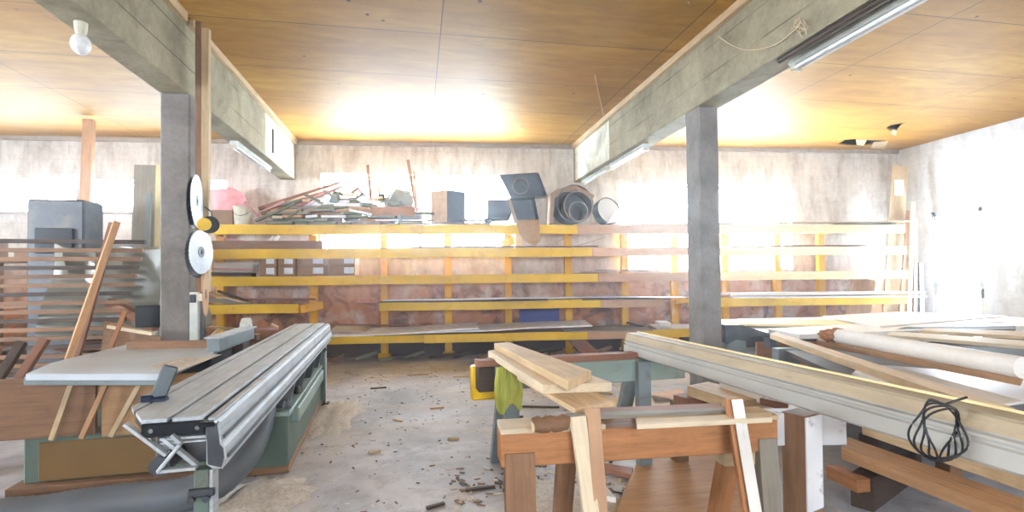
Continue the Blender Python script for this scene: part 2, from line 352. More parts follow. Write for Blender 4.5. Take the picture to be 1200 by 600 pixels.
# the glazed door in the right wall
e = bpy.data.objects.new('door_1', None); COL.objects.link(e); e.location = (XR, (YD0 + YD1) / 2, 0); struct(e)
yc = (YD0 + YD1) / 2; wd = YD1 - YD0
bm = bmesh.new()
for (yy, zz, sy, sz) in ((YD0 + .04, 1.28, .08, 2.56), (YD1 - .04, 1.28, .08, 2.56), (yc, .12, wd, .24), (yc, 2.52, wd, .08), (yc, 1.2, wd, .06)): bbox(bm, (XR + .06, yy, zz), (.06, sy, sz))
link('door_leaf', bm, 'whitemetal', e)
bm = bmesh.new(); bbox(bm, (XR + .065, yc, 1.31), (.006, wd - .1, 2.45)); link('door_glass', bm, 'glass', e)
bm = bmesh.new(); bbox(bm, (XR + .025, YD0 + .04, 1.05), (.012, .04, .16), bev=.004); tube(bm, [(XR + .02, YD0 + .04, 1.1), (XR - .04, YD0 + .04, 1.1), (XR - .04, YD0 + .15, 1.1)], .009, 8); link('door_handle', bm, 'dsteel', e)

# ceiling with two torn places in the right bay
cpts = [(XL - .3, YF - .3), (XR + .3, YF - .3), (XR + .3, WB - KW * XR + .3), (XL - .3, WB - KW * XL + .3)]
bm = bmesh.new(); prism(bm, [(x, y, CZ) for x, y in cpts], (0, 0, .03)); ceil = link('ceiling', bm, 'ceil'); struct(ceil)
holes = []
def hole(pxs):
    pts = [onZ(x, y, CZ) for x, y in pxs]; b2 = bmesh.new(); prism(b2, [(p.x, p.y, CZ - .2) for p in pts], (0, 0, .6)); bmesh.ops.triangulate(b2, faces=b2.faces)
    h = link('cut', b2, 'dark'); mo = ceil.modifiers.new('b', 'BOOLEAN'); mo.operation = 'DIFFERENCE'; mo.solver = 'EXACT'; mo.object = h; holes.append(h); return pts
h1 = hole([(982, 169), (990, 164), (1003, 163), (1016, 164), (1041, 165), (1024, 169), (1010, 171.5), (996, 171)])
h2 = hole([(1038, 150), (1044, 146.5), (1058, 144), (1063, 142.5), (1056, 148), (1051, 153), (1042, 153)])
h3 = hole([(118, 161), (133, 162.5), (145, 161), (138, 165), (125, 164.5)])
bpy.context.view_layer.update(); dg = bpy.context.evaluated_depsgraph_get()
nm_ = bpy.data.meshes.new_from_object(ceil.evaluated_get(dg)); ceil.modifiers.clear(); ceil.data = nm_
for h in holes: bpy.data.objects.remove(h)
quadbox('light_block_roof', cpts, CZ + .45, CZ + .6, 'dark')  # unseen slab added to keep sky light out of the ceiling void
for nm2, a_, b_ in (('trim_7', (XL - .3, YF - .3), (XR + .3, YF - .3)), ):
    pass
# unseen attic sides, added so that no daylight leaks above the boards
quadbox('light_block_edge', [(XL - .32, YF - .32), (XR + .32, YF - .32), (XR + .32, YF - .28), (XL - .32, YF - .28)], CZ - .02, CZ + .6, 'dark')
quadbox('light_block_edge', [(XR + .28, YF - .3), (XR + .32, YF - .3), (XR + .32, 9.2), (XR + .28, 9.2)], CZ - .02, CZ + .6, 'dark')
quadbox('light_block_edge', [(XL - .32, YF - .3), (XL - .28, YF - .3), (XL - .28, 10.8), (XL - .32, 10.8)], CZ - .02, CZ + .6, 'dark')
bm = bmesh.new(); prism(bm, [(XL - .3, WB - KW * XL + .3, CZ - .02), (XR + .3, WB - KW * XR + .3, CZ - .02), (XR + .3, WB - KW * XR + .34, CZ - .02), (XL - .3, WB - KW * XL + .34, CZ - .02)], (0, 0, .62)); struct(link('light_block_edge', bm, 'dark'))
def flap(pxs, drop):
    pts = [onZ(x, y, CZ - .002) for x, y in pxs]
    for i_, d_ in enumerate(drop): pts[i_].z -= d_
    b2 = bmesh.new(); prism(b2, pts, (0, 0, .006)); return link('torn_flap', b2, 'pine', ceil)
flap([(1003, 163.5), (1016, 164), (1012, 169), (1004, 168)], [0, 0, .03, .03])
flap([(1046, 152), (1051, 153), (1050, 157), (1044, 155)], [0, 0, .03, .03])
flap([(1024, 166.5), (1041, 165.2), (1036, 172), (1020, 171)], [0, 0, .05, .05])
flap([(125, 164.5), (138, 165), (160, 166.5), (112, 165.5)], [0.01, 0, .08, .08])

# strip along the top of the back wall
a_, b_ = WP(XL, WB - .03, CZ), WP(XR, WB - .03, CZ)
o = plank('trim_1', WP(XL + .02, WB - .035, CZ - .002), WP(XR - .02, WB - .035, CZ - .002), .06, .07, 'plaster'); struct(o)
# beams (X range), running toward the back wall, pillars under them
def beam(x0, x1, name):
    bm = bmesh.new(); y1_ = WB - KW * (x0 + x1) / 2 + .02
    bbox(bm, ((x0 + x1) / 2, (YF + y1_) / 2, (CZ + BU) / 2), (x1 - x0, y1_ - YF, CZ - BU), bev=.008); return struct(link(name, bm, 'conc'))
beam(-2.40, -2.135, 'concrete_beam'); beam(2.925, 3.2, 'concrete_beam')
def pillar(x0, x1, y, d):
    bm = bmesh.new(); bbox(bm, ((x0 + x1) / 2, y + d / 2, BU / 2), (x1 - x0, d, BU), bev=.015)
    for k in range(1, 9): bmesh.ops.bisect_plane(bm, geom=bm.verts[:] + bm.edges[:] + bm.faces[:], plane_co=(0, 0, BU * k / 9), plane_no=(0, 0, 1))
    for v_ in bm.verts: v_.co.x += .004 * noise.noise(v_.co * 2); v_.co.y += .004 * noise.noise(v_.co * 2 + V((5, 5, 5)))
    return struct(link('concrete_pillar', bm, 'pillar'))
pillar(-2.385, -2.125, 5.34, .3); pillar(2.93, 3.16, 4.92, .28); pillar(-2.385, -2.125, -.6, .3); pillar(2.93, 3.16, -1.0, .3)
struct(plank('trim_2', (-2.105, YF, CZ - .002), (-2.105, 5.18, CZ - .002), .055, .085, 'pine')); struct(plank('trim_3', (-2.105, 5.3, CZ - .002), (-2.105, 9.6, CZ - .002), .055, .07, 'pine'))
struct(plank('trim_4', (2.895, YF, CZ - .002), (2.895, 9.2, CZ - .002), .055, .075, 'pine'))
# thin white sheets put in for the bright lit patches at the beam ends
bm = bmesh.new(); bbox(bm, (-2.1315, 8.7, (BU + CZ) / 2 - .04), (.006, 1.75, CZ - BU - .1)); tag(link('lit_patch_sheet', bm, 'whiteconc'), 'thin white sheet standing for the lit patch on the far end of the beam on the left', 'panel')
bm = bmesh.new(); bbox(bm, (-2.12, 8.2, BU + .3), (.016, .05, .36), bev=.004); tag(link('cable_duct', bm, 'dsteel'), 'short dark upright strip on the lit white patch of the beam', 'strip')
bm = bmesh.new(); bbox(bm, (2.9215, 8.3, (BU + CZ) / 2 - .04), (.006, 1.7, CZ - BU - .1)); tag(link('lit_patch_sheet', bm, 'whiteconc'), 'pale sheet standing for the lighter lit patch on the far end of the beam on the right', 'panel')

# ------------------------------------------------------------------ light fittings, pipe, bulb
def fixture(x, y0, y1, z, label, tubes=1, rz=0):
    c_ = V((x, (y0 + y1) / 2, z)); t_ = thing('fluorescent_lamp', label, 'lamp', c_, 0, 'fluorescent lamps under the beams'); L = y1 - y0
    bm = bmesh.new(); prism(bm, [(x - .045, y0, z), (x + .045, y0, z), (x + .06, y0, z - .03), (x + .04, y0, z - .05), (x - .04, y0, z - .05), (x - .06, y0, z - .03)], (0, L, 0)); link('housing', bm, 'whitemetal', t_)
    for s_ in ((-.028, .028) if tubes == 2 else (0,)):
        bm = bmesh.new(); tube(bm, [(x + s_, y0 + .05, z - .072), (x + s_, y1 - .05, z - .072)], .014, 12); link('lamp_tube', bm, 'tube', t_)
    for yy in (y0 + .025, y1 - .025):
        bm = bmesh.new(); bbox(bm, (x, yy, z - .068), (.085, .04, .05), bev=.006); link('end_cap', bm, 'beige', t_)
    return t_
fixture(3.13, 1.9, 3.77, BU - .0, 'twin-tube fluorescent lamp under the beam, the nearest on the right', 2)
fixture(3.06, 6.45, 7.7, BU, 'fluorescent lamp under the beam just behind the pillar on the right')
fixture(3.06, 7.8, 9.1, BU, 'fluorescent lamp under the beam closest to the back wall')
fixture(-2.3, 7.08, 8.6, BU, 'fluorescent lamp under the beam on the left, beyond the pillar', 2)
bm = bmesh.new(); tube(bm, [(2.955, 3.72, BU - .03), (2.96, .8, BU - .03), (2.955, -3.0, BU - .03)], .026, 12); tag(link('conduit_pipe', bm, 'pipe', smooth=True), 'dark brown pipe running along the lower edge of the beam on the right', 'pipe')
p = onZ(102, 30, 3.2)
t_ = thing('light_bulb', 'white round lamp hanging under the beam at the left edge', 'lamp', (-2.28, 4.0, BU))
bm = bmesh.new(); bmesh.ops.create_uvsphere(bm, u_segments=16, v_segments=10, radius=.06, matrix=Matrix.Translation((-2.28, 4.0, BU - .15)) @ Matrix.Scale(1.2, 4, (0, 0, 1))); link('bulb', bm, 'tube', t_, True)
bm = bmesh.new(); tube(bm, [(-2.28, 4.0, BU), (-2.28, 4.0, BU - .06), (-2.28, 4.0, BU - .1)], [.04, .035, .025], 12); link('socket', bm, 'beige', t_, True)
# cobweb strands and a loose wire on the right beam
def curveobj(name, pts, r, mat, parent=None, res=8):
    P = [V(p) for p in pts]; out = []
    for i in range(len(P) - 1):
        a0 = P[max(i - 1, 0)]; a1 = P[i]; a2 = P[i + 1]; a3 = P[min(i + 2, len(P) - 1)]
        for k in range(res):
            s_ = k / res; out.append(.5 * ((2 * a1) + (a2 - a0) * s_ + (2 * a0 - 5 * a1 + 4 * a2 - a3) * s_ ** 2 + (3 * a1 - a0 - 3 * a2 + a3) * s_ ** 3))
    out.append(P[-1]); bm = bmesh.new(); tube(bm, out, r, 6); return link(name, bm, mat, parent, True)
wire = curveobj('loose_wire', [onZ(806, 2, CZ - .01), onY(828, 28, 4.9), onX(845, 45, 2.905), onX(872, 58, 2.905), onX(905, 54, 2.905), onX(930, 36, 2.905), onX(938, 26, 2.905)], .004, 'pale')
tag(wire, 'pale loose wire sagging across the side of the beam on the right', 'wire')
bm = bmesh.new()
for k in range(9):
    x0_, y0_ = 936 + random.uniform(-4, 6), 24 + random.uniform(-4, 3)
    tube(bm, [onX(x0_, y0_, 2.905), onX(x0_ + random.uniform(-8, 8), y0_ + random.uniform(4, 14), 2.9), onX(x0_ + random.uniform(-9, 12), y0_ + random.uniform(5, 24), 2.905)], .0025, 5)
tag(link('cobweb', bm, 'pale'), 'tangle of dusty pale cobweb on the beam beside the lamp', 'cobweb', kind='stuff')
# sticks and cobwebs at the ceiling, middle bay
bm = bmesh.new(); tube(bm, [onX(700, 112, 2.6), onZ(697, 88, CZ - .01)], .004, 5); tube(bm, [onZ(697, 88, CZ - .01), onX(708, 139, 2.905)], .004, 5)
tag(link('cobweb', bm, 'pale'), 'thin cobweb thread between the ceiling boards and the far beam end', 'cobweb', kind='stuff')

# ------------------------------------------------------------------ timber and blades on the pillar on the left
t_ = thing('upright_board', 'tall two-tone board fixed upright against the pillar on the left', 'board', (-2.17, 5.3, 0))
o = plank('dark_face', (-2.02, 5.25, 1.3), (-2.02, 5.25, CZ - .04), .05, .075, 'brown', t_, up=(0, -1, 0)); o = plank('pale_edge', (-1.96, 5.25, 1.3), (-1.96, 5.25, CZ - .1), .065, .06, 'pine', t_, up=(0, -1, 0))
def blade(x, y, z, r, label, mat='steel', tilt=0, rz=1.18):
    t_ = thing('circular_saw_blade', label, 'saw blade', (x, y, z), 0, 'saw blades hung on the pillar')
    mt = Matrix.Translation((x, y, z)) @ Matrix.Rotation(rz, 4, 'Z') @ Matrix.Rotation(pi / 2 + tilt, 4, 'X')
    bm = bmesh.new(); disc(bm, mt, r, .004, 72, .016, 36); link('disc', bm, mat, t_)
    bm = bmesh.new(); disc(bm, mt, .05, .007, 24, .017); link('hub', bm, 'dsteel', t_); return t_
blade(-1.93, 5.0, 2.12, .235, 'bright saw blade seen nearly edge-on, the uppermost on the pillar', rz=1.72)
blade(-1.885, 4.97, 1.66, .20, 'shiny round saw blade facing the room, below the yellow disc', rz=1.44)
blade(-1.93, 5.0, 1.64, .215, 'dark disc standing for the shadow directly behind the shiny saw blade', 'dsteel', rz=1.5)  # dark disc put in as the shadow of the shiny blade
blade(-1.89, 5.08, 1.28, .2, 'rusty tan saw blade seen edge-on, lowest on the pillar', 'tan', rz=1.8)
blade(-1.97, 5.02, 2.1, .235, 'dark saw blade behind the uppermost bright one', 'dsteel', rz=1.72)
t_ = thing('yellow_disc', 'small yellow disc with a black rim hanging between the saw blades', 'grinding disc', (-2.0, 5.0, 1.95))
q = onY(239, 263, 4.9); mt = Matrix.Translation(q) @ Matrix.Rotation(.5, 4, 'Z') @ Matrix.Rotation(pi / 2, 4, 'X'); bm = bmesh.new(); disc(bm, mt, .055, .05, 24); link('face', bm, 'yellowp', t_)
q2 = q + V((.035, .03, 0)); mt = Matrix.Translation(q2) @ Matrix.Rotation(.5, 4, 'Z') @ Matrix.Rotation(pi / 2, 4, 'X'); bm = bmesh.new(); disc(bm, mt, .075, .04, 24); link('rim', bm, 'black', t_)
curveobj('hook', [q2 + V((0, .02, .05)), q2 + V((-.02, .1, .12)), (-1.96, 5.24, 2.1)], .006, 'dsteel', t_)
t_ = thing('switch_panel', 'narrow white switch panel below the saw blades on the pillar', 'switch box', (-2.1, 5.3, 1))
bm = bmesh.new(); bbox(bm, (-2.05, 5.26, 1.05), (.075, .05, .5), bev=.006); link('housing', bm, 'whitemetal', t_)
bm = bmesh.new(); bbox(bm, (-2.055, 5.228, 1.24), (.05, .02, .075), bev=.004); link('switch', bm, 'blackbox', t_)
bm = bmesh.new(); bbox(bm, (-1.985, 5.24, 1.25), (.045, .06, .07), bev=.006); link('socket', bm, 'beige', t_)
bm = bmesh.new(); tube(bm, [(-1.985, 5.26, 1.22), (-1.98, 5.27, .9), (-1.985, 5.26, .5), (-1.98, 5.3, .05)], .02, 10); link('cable_pipe', bm, 'dsteel', t_, True)

# ------------------------------------------------------------------ timber rack on the back wall
SL = .0
def lv(X, z): return z + SL * (X - 1.5)
LV = [2.315, 1.915, 1.465, 1.015, .46]     # top of each rail at X = 1.5
rack = thing('timber_rack', 'long yellow five-tier timber rack along the back wall', 'storage rack', WP(1.5, 9.2, 0), WROT)
bpy.context.view_layer.update()
RF = 8.75
def rail(x0, x1, i, mat, h=.15, z0=None, z1=None, y=RF):
    za = lv(x0, LV[i]) if z0 is None else z0; zb = lv(x1, LV[i]) if z1 is None else z1
    return plank('rail', WP(x0, y + .03, za), WP(x1, y + .03, zb), .06, h, mat, rack, wob=.01)
rail(-3.5, -.6, 0, 'yellow', .16); rail(-.595, 2.75, 0, 'yellow', .155); rail(2.755, 4.9, 0, 'redtan', .155); rail(4.905, 8.95, 0, 'cream', .15)
rail(-3.45, -.6, 1, 'yellow', .16); rail(-.595, 3.0, 1, 'yellow', .155); rail(3.005, 4.9, 1, 'redtan', .15); rail(4.905, 8.97, 1, 'cream', .15)
rail(-3.6, -.6, 2, 'yellow', .15); rail(-.595, 3.1, 2, 'yellow', .15); rail(3.105, 4.9, 2, 'redtan', .15); rail(4.905, 8.98, 2, 'cream', .15)
rail(-3.6, -1.92, 3, 'yellow', .15); plank('rail', WP(-1.91, RF + .03, .985), WP(-1.6, RF + .30, 1.04), .05, .13, 'yelpost', rack)
rail(-.62, 3.15, 3, 'yellow', .145); rail(3.155, 4.3, 3, 'redtan', .15); rail(4.75, 8.96, 3, 'yellow', .17)
rail(-1.62, .1, 4, 'yellow', .125); rail(.105, 2.9, 4, 'yellow', .14); rail(2.905, 3.9, 4, 'redtan', .14); rail(3.905, 8.9, 4, 'yellow', .14)
PX = [-4.2, -3.35, -1.8, -.58, .55, 1.64, 2.76, 3.83, 4.8, 5.8, 6.87, 7.78]
for X in PX:
    if X < -4: continue
    bm = bmesh.new(); w_ = .13; T = Matrix.Translation(WP(X, 9.40, 0)) @ wrot
    bbox(bm, (0, 0, 1.14), (w_, .1, 2.28), T, bev=.006); bbox(bm, (0, -.03, .04), (.2, .2, .08), T, bev=.006)
    link('post', bm, 'yelpost', rack)
    for i in range(5):
        if i == 3 and -1.7 < X < -.7: continue
        if i == 4 and X < -1.9: continue
        if i == 3 and 4.3 < X < 4.75: continue
        z = lv(X, LV[i]) - .045
        bm = bmesh.new(); T = Matrix.Translation(WP(X, RF + .3, z)) @ wrot
        prism(bm, [T @ V((-.03, -.23, .02)), T @ V((-.03, .33, .02)), T @ V((-.03, .33, -.1)), T @ V((-.03, -.23, -.04))], (T.to_3x3() @ V((.06, 0, 0)))); link('arm', bm, 'yelpost', rack)
def shelfboards(i, x0, x1, rows, mat='brown'):
    for (y, w_) in rows:
        plank('shelf_board', WP(x0, y, lv(x0, LV[i]) - .002), WP(x1, y, lv(x1, LV[i]) - .002), w_, .022, mat, rack)
for i in (0,): shelfboards(i, -3.45, 8.9, [(8.93, .22), (9.2, .24)], 'greyw')
shelfboards(1, -3.4, 8.9, [(8.93, .2)], 'brown'); shelfboards(2, -3.5, 8.9, [(8.93, .2), (9.17, .2)], 'brown')
shelfboards(3, -.6, 4.28, [(8.93, .22), (9.17, .2)], 'brown'); shelfboards(3, -3.5, -1.95, [(8.93, .22)], 'brown'); shelfboards(3, 4.8, 8.9, [(8.93, .22), (9.17, .2)], 'brown')
shelfboards(4, -1.6, 8.8, [(8.93, .22), (9.17, .2)], 'brown')

def wpx(x, y, Y0): return onW(x, y, Y0)
def wplank(name, a, b, Y0, w, t, mat, label, cat='board', group=None, Y1=None, wob=.004, up=(0, 0, 1)):
    # `up` tips a sheet so that its rear edge rests higher on the shelf
    """board between two picked points (its top centre line)"""
    o = plank(name, onW(*a, Y0), onW(*b, Y1 or Y0), w, t, mat, up=up, wob=wob); return tag(o, label, cat, group)
# --- top shelf, from the left
def carton(name, label, x, Y0, z, s, mat='board', rz=0., group=None, lab=None, tape=True):
    t_ = thing(name, label, 'box', WP(x, Y0, z), WROT + rz, group); T = Matrix.Translation(WP(x, Y0, z)) @ Matrix.Rotation(WROT + rz, 4, 'Z')
    bm = bmesh.new(); bbox(bm, (0, 0, s[2] / 2), s, bev=.004, mat=None); o = link('carton', bm, mat, t_, mw=T)
    bm = bmesh.new(); bbox(bm, (0, 0, s[2] + .0006), (s[0] * .98, .05, .0012)); bbox(bm, (0, -s[1] / 2 - .0006, s[2] - .03), (.05, .0012, .06))
    if tape: link('tape', bm, 'boardin', t_, mw=T)
    else: bm.free()
    if lab:
        bm = bmesh.new(); bbox(bm, (lab[0], -s[1] / 2 - .001, s[2] * .5), (lab[1], .002, s[2] * .62)); link('paper_label', bm, 'label', t_, mw=T)
    return t_
carton('cardboard_box', 'brown cardboard box beside the beige bucket on the top shelf', -3.16, 8.95, lv(-3, 2.32), (.42, .3, .24), 'boardin')
t_ = thing('bucket', 'beige plastic bucket beside the heap of offcuts on the top shelf', 'bucket', WP(-2.82, 8.88, lv(-2.8, 2.32)))
bm = bmesh.new(); c_ = t_.location; prof = [(0, 0), (.13, 0), (.15, .27), (.16, .27), (.16, .3), (.145, .3), (.125, .02), (0, .02)]
rings = [[bm.verts.new(c_ + V((r_ * cos(2 * pi * k / 24), r_ * sin(2 * pi * k / 24), z_))) for k in range(24)] if r_ else [bm.verts.new(c_ + V((0, 0, z_)))] for r_, z_ in prof]
for A, B in zip(rings, rings[1:]):
    for k in range(24):
        j = (k + 1) % 24
        if len(A) == 1: bm.faces.new((A[0], B[j], B[k]))
        elif len(B) == 1: bm.faces.new((A[k], A[j], B[0]))
        else: bm.faces.new((A[k], A[j], B[j], B[k]))
link('pail', bm, 'beige', t_, True)
curveobj('handle', [c_ + V((-.155, 0, .27)), c_ + V((-.1, -.12, .18)), c_ + V((0, -.165, .14)), c_ + V((.1, -.12, .18)), c_ + V((.155, 0, .27))], .004, 'dsteel', t_)
def crumple(name, c, s, mat, label, cat, amp=.35, seed=0, sub=4, group=None):
    bm = bmesh.new(); bmesh.ops.create_icosphere(bm, subdivisions=sub, radius=1)
    for v_ in bm.verts:
        n1 = noise.noise(v_.co * 1.7 + V((seed, 0, 0))); n2 = noise.noise(v_.co * 5 + V((0, seed, 0))); k = 1 + amp * n1 + amp * .5 * abs(n2)
        v_.co = V((v_.co.x * s[0] * k, v_.co.y * s[1] * k, max(v_.co.z * k, -.72) * s[2]))
    o = link(name, bm, mat, None, True, Matrix.Translation(c)); return tag(o, label, cat, group)
crumple('plastic_sack', WP(-3.2, 9.15, 2.63), (.35, .2, .3), 'pinkbag', 'crumpled translucent pink plastic sack behind the brown box', 'sack', .4, 3)
# offcut heap
cols = ['olive', 'olive', 'greyw', 'pink', 'pale', 'greyw', 'brown', 'sheet', 'olive', 'tan']
names = {'olive': 'olive-grey', 'greyw': 'grey', 'pink': 'pinkish', 'pale': 'pale', 'brown': 'brown', 'sheet': 'whitish', 'tan': 'tan'}
def hgt(X):   # height of the heap along the shelf
    return .2 + .3 * max(0, 1 - abs(X + 1.35) / 1.5)
rr = random.Random(5)
for row, Y0 in enumerate((8.87, 9.08)):
    z = lv(-1, 2.32); lay = 0
    while lay < 10:
        th = rr.uniform(.04, .06); X = -2.6 + rr.uniform(0, .2) + .03 * lay
        while X < -.05:
            L = rr.uniform(.14, .5); g_ = rr.uniform(.004, .05)
            if z + th - 2.3 <= hgt(X) + .02 and rr.random() > .06:
                m_ = rr.choice(cols); d_ = rr.uniform(.1, .18)
                o = plank('wood_offcut', WP(X, Y0 + rr.uniform(-.03, .03), z + th + SL * (X + 1) + rr.uniform(-.012, .004)), WP(X + L, Y0 + rr.uniform(-.04, .04), z + th + SL * (X + L + 1) + rr.uniform(-.012, .004)), d_, th - .008, m_, bev=.002)
                lb = {0: 'front', 1: 'back'}[row]
                tag(o, 'short %s offcut lying flat in the %s row of the heap on the top shelf' % (names[m_], lb), 'offcut', '%s offcuts in the %s row on the top shelf' % (names[m_], lb))
            X += L + g_
        z += th; lay += 1
for k in range(16):
    X = -2.45 + k * .155; L = rr.uniform(.14, .34); a_ = rr.uniform(-.6, .6); m_ = rr.choice(['olive', 'olive', 'greyw', 'pale', 'pink']); zt = lv(-1, 2.32) + hgt(X) + .05
    tag(plank('wood_offcut', WP(X, 8.84, zt - L / 2 * sin(a_)), WP(X + L * cos(a_), 8.84 + rr.uniform(-.06, .1), zt + L / 2 * sin(a_)), rr.uniform(.07, .12), .04, m_), 'short %s offcut tilted on top of the heap on the top shelf' % names[m_], 'offcut', '%s tilted offcuts on the top shelf heap' % names[m_])
wplank('leaning_board', (303, 243), (398, 213), 9.26, .09, .05, 'rust', 'long reddish board slanting up over the offcut heap, uppermost of the slanting ones')
wplank('leaning_board', (306, 249), (385, 222), 9.18, .08, .045, 'rust', 'long reddish board slanting up just beneath the uppermost one')
wplank('leaning_board', (327, 251), (400, 218), 8.97, .08, .035, 'pink', 'long pink slanting board, lowest of the slanting ones on the heap')
wplank('leaning_board', (345, 240), (410, 214), 9.06, .08, .03, 'pink', 'pinkish white slanting board near the top of the offcut heap')
wplank('leaning_board', (346, 246), (404, 222), 9.0, .05, .025, 'sheet', 'thin whitish slanting strip between the two pink boards')
wplank('leaning_board', (299, 258), (345, 238), 8.80, .07, .035, 'olive', 'olive-grey piece slanting up beside the beige bucket')
wplank('leaning_board', (288, 236), (303, 252), 8.76, .05, .03, 'pink', 'small pink piece leaning down across the bucket rim')
wplank('leaning_board', (334, 257), (349, 246), 8.76, .06, .03, 'olive', 'small olive piece tilted against the front of the heap')
wplank('leaning_board', (410, 245), (436, 250), 8.76, .06, .035, 'sheet', 'short white stick tilted on the front of the heap')
crumple('dust_bag', onW(393, 233, 8.84), (.09, .08, .1), 'bluegrey', 'blue-grey crumpled bundle on top of the offcut heap', 'bundle', .4, 9, 3)
wplank('leaning_board', (411, 226), (420, 219), 8.95, .12, .05, 'rust', 'small reddish block on the heap left of the tall stick')
wplank('leaning_board', (420, 221), (430, 229), 8.93, .12, .05, 'pink', 'small pinkish red block sloping down toward the tall stick')
for a_, b_, Y0, w_, m_, lab in (((436, 250), (431, 193), 9.0, .035, 'orange', 'tall thin orange-brown stick standing up from the heap'),
        ((446, 240), (442, 208), 9.2, .03, 'pine', 'thin yellowish stick, shorter of the pair at the heap'),
        ((488, 248), (478, 187), 9.0, .035, 'orange', 'tall orange-brown stick standing left of the open carton'),
        ((488, 242), (485, 200), 9.2, .03, 'pine', 'shorter yellowish stick behind the tall one by the open carton')):
    o = plank('upright_stick', onW(*a_, Y0), onW(*b_, Y0), w_ * 1.5, w_ * 1.3, m_, up=(0, -1, 0)); tag(o, lab, 'stick')
crumple('plastic_bundle', onW(469, 235, 8.95), (.2, .14, .17), 'tarp', 'grey-green crumpled plastic bundle leaning by the tall stick', 'bundle', .45, 21)
t_ = thing('wooden_tray', 'brown wooden tray under the crumpled plastic bundle', 'tray', onW(462, 253, 8.9)); Tm = Matrix.Translation(onW(462, 254, 8.92)) @ wrot
bm = bmesh.new(); bbox(bm, (0, 0, .01), (.72, .3, .02), Tm); link('bottom', bm, 'orange', t_)
for c__, s__ in (((0, -.14, .08), (.72, .02, .15)), ((0, .14, .08), (.72, .02, .15)), ((-.35, 0, .08), (.02, .26, .15)), ((.35, 0, .08), (.02, .26, .15))):
    bm = bmesh.new(); bbox(bm, c__, s__, Tm); link('side', bm, 'orange', t_)
for k, (x, y, c3, lab) in enumerate(((447, 232, 'dsteel', 'dark grey round can standing beside the tall stick'), (454, 236, 'galv', 'short metal can behind the wooden tray'))):
    q = onW(x, y, 8.98); bm = bmesh.new(); tube(bm, [q - V((0, 0, .09)), q + V((0, 0, .06)), q + V((0, 0, .065))], [.06, .06, .05], 16); tag(link('can', bm, c3, None, True), lab, 'can')
# thin boards lying on the top shelf between the heap and the ducts
for k, (xa, xb, yy, w_, m_, Y0, lab) in enumerate(((430, 575, 261.5, .14, 'greyw', 8.86, 'long thin grey board lying along the front edge of the top shelf'),
      (478, 596, 258, .12, 'dark', 8.98, 'long dark board lying behind the grey one on the top shelf'),
      (440, 500, 257.5, .08, 'sheet', 8.8, 'narrow white strip lying on the top shelf below the tray'),
      (500, 585, 256, .12, 'greyw', 9.15, 'grey board lying at the rear of the top shelf under the open carton'))):
    wplank('thin_board', (xa, yy), (xb, yy), Y0, w_, .02, m_, lab)
bm = bmesh.new(); q = onW(469, 256, 8.72); bbox(bm, q, (.045, .03, .14), bev=.005); tag(link('clamp', bm, 'bluegrey'), 'small blue-grey clamp hanging on the front of the top shelf', 'clamp')
# open carton: tan left panel, dark blue opening
t_ = thing('open_carton', 'tall cardboard carton with one tan side and one dark blue side', 'box', WP(.25, 9.0, 2.33)); A = onW(505, 252, 8.95); B = onW(524, 250, 8.78); Cc = onW(545, 250, 9.02)
hh = .55; th = .006
for nm3, P, Q, mt in (('tan_panel', A, B, 'board'), ('dark_panel', B, Cc, 'dblue'), ('rear_panel', A, A + (Cc - B), 'boardin'), ('side_panel', A + (Cc - B), Cc, 'boardin')):
    P = P.copy(); Q = Q.copy(); P.z = Q.z = 2.365; plank(nm3, P, Q, th, hh, mt, t_, up=(0, 0, 1)).location.z += hh
# square flanged duct pieces, dark blue-black
def flange(pts, n, th, label, Y0, r, cxy, depth):
    pass
t_ = thing('flanged_duct', 'black square flange with a round opening, resting on the dark boxes', 'duct', onW(612, 229, 8.9))
P4 = [onW(585, 205, 8.72), onW(631, 202, 8.72), onW(641, 229, 8.72), onW(598, 231, 8.72)]
bm = bmesh.new(); cc = onW(610, 218, 8.72); R_ = .135
def plate_with_hole(bm, P4, cc, R_, thv, seg=32):
    ax = (P4[1] - P4[0]).normalized(); nz = (P4[1] - P4[0]).cross(P4[3] - P4[0]).normalized(); ay = nz.cross(ax)
    per = []
    for k in range(seg):
        a_ = 2 * pi * k / seg + .3; d_ = ax * cos(a_) + ay * sin(a_); best = 1e9
        for i in range(4):
            P, Q = P4[i], P4[(i + 1) % 4]; e_ = Q - P; nn = e_.cross(nz); den = d_.dot(nn)
            if abs(den) > 1e-6:
                s_ = (P - cc).dot(nn) / den
                if s_ > 0: best = min(best, s_)
        per.append((cc + d_ * best, cc + d_ * R_))
    for off in (V((0, 0, 0)), thv):
        vo_ = [bm.verts.new(a + off) for a, b in per]; vi_ = [bm.verts.new(b + off) for a, b in per]
        for k in range(seg): bm.faces.new((vo_[k], vo_[(k + 1) % seg], vi_[(k + 1) % seg], vi_[k]))
        if off.length == 0: o1, i1 = vo_, vi_
    for k in range(seg):
        j = (k + 1) % seg; bm.faces.new((o1[k], vo_[k], vo_[j], o1[j])); bm.faces.new((i1[k], i1[j], vi_[j], vi_[k]))
    return ax, ay, nz
ax, ay, nz = plate_with_hole(bm, P4, cc, R_, V((0, .02, 0))); link('front_plate', bm, 'dblue', t_)
def openbox(bm, P4, vec):
    for i in range(4):
        P, Q = P4[i], P4[(i + 1) % 4]; c0 = sum(P4, V()) / 4
        ins = lambda X_: X_ + (c0 - X_) * .05
        prism(bm, [P, Q, Q + vec, P + vec], (c0 - (P + Q) / 2) * .035)
bm = bmesh.new(); openbox(bm, P4, V((.1, .42, .02))); link('casing', bm, 'blackbox', t_)
bm = bmesh.new(); mt = frame(cc, cc + V((0, 1, 0))); 
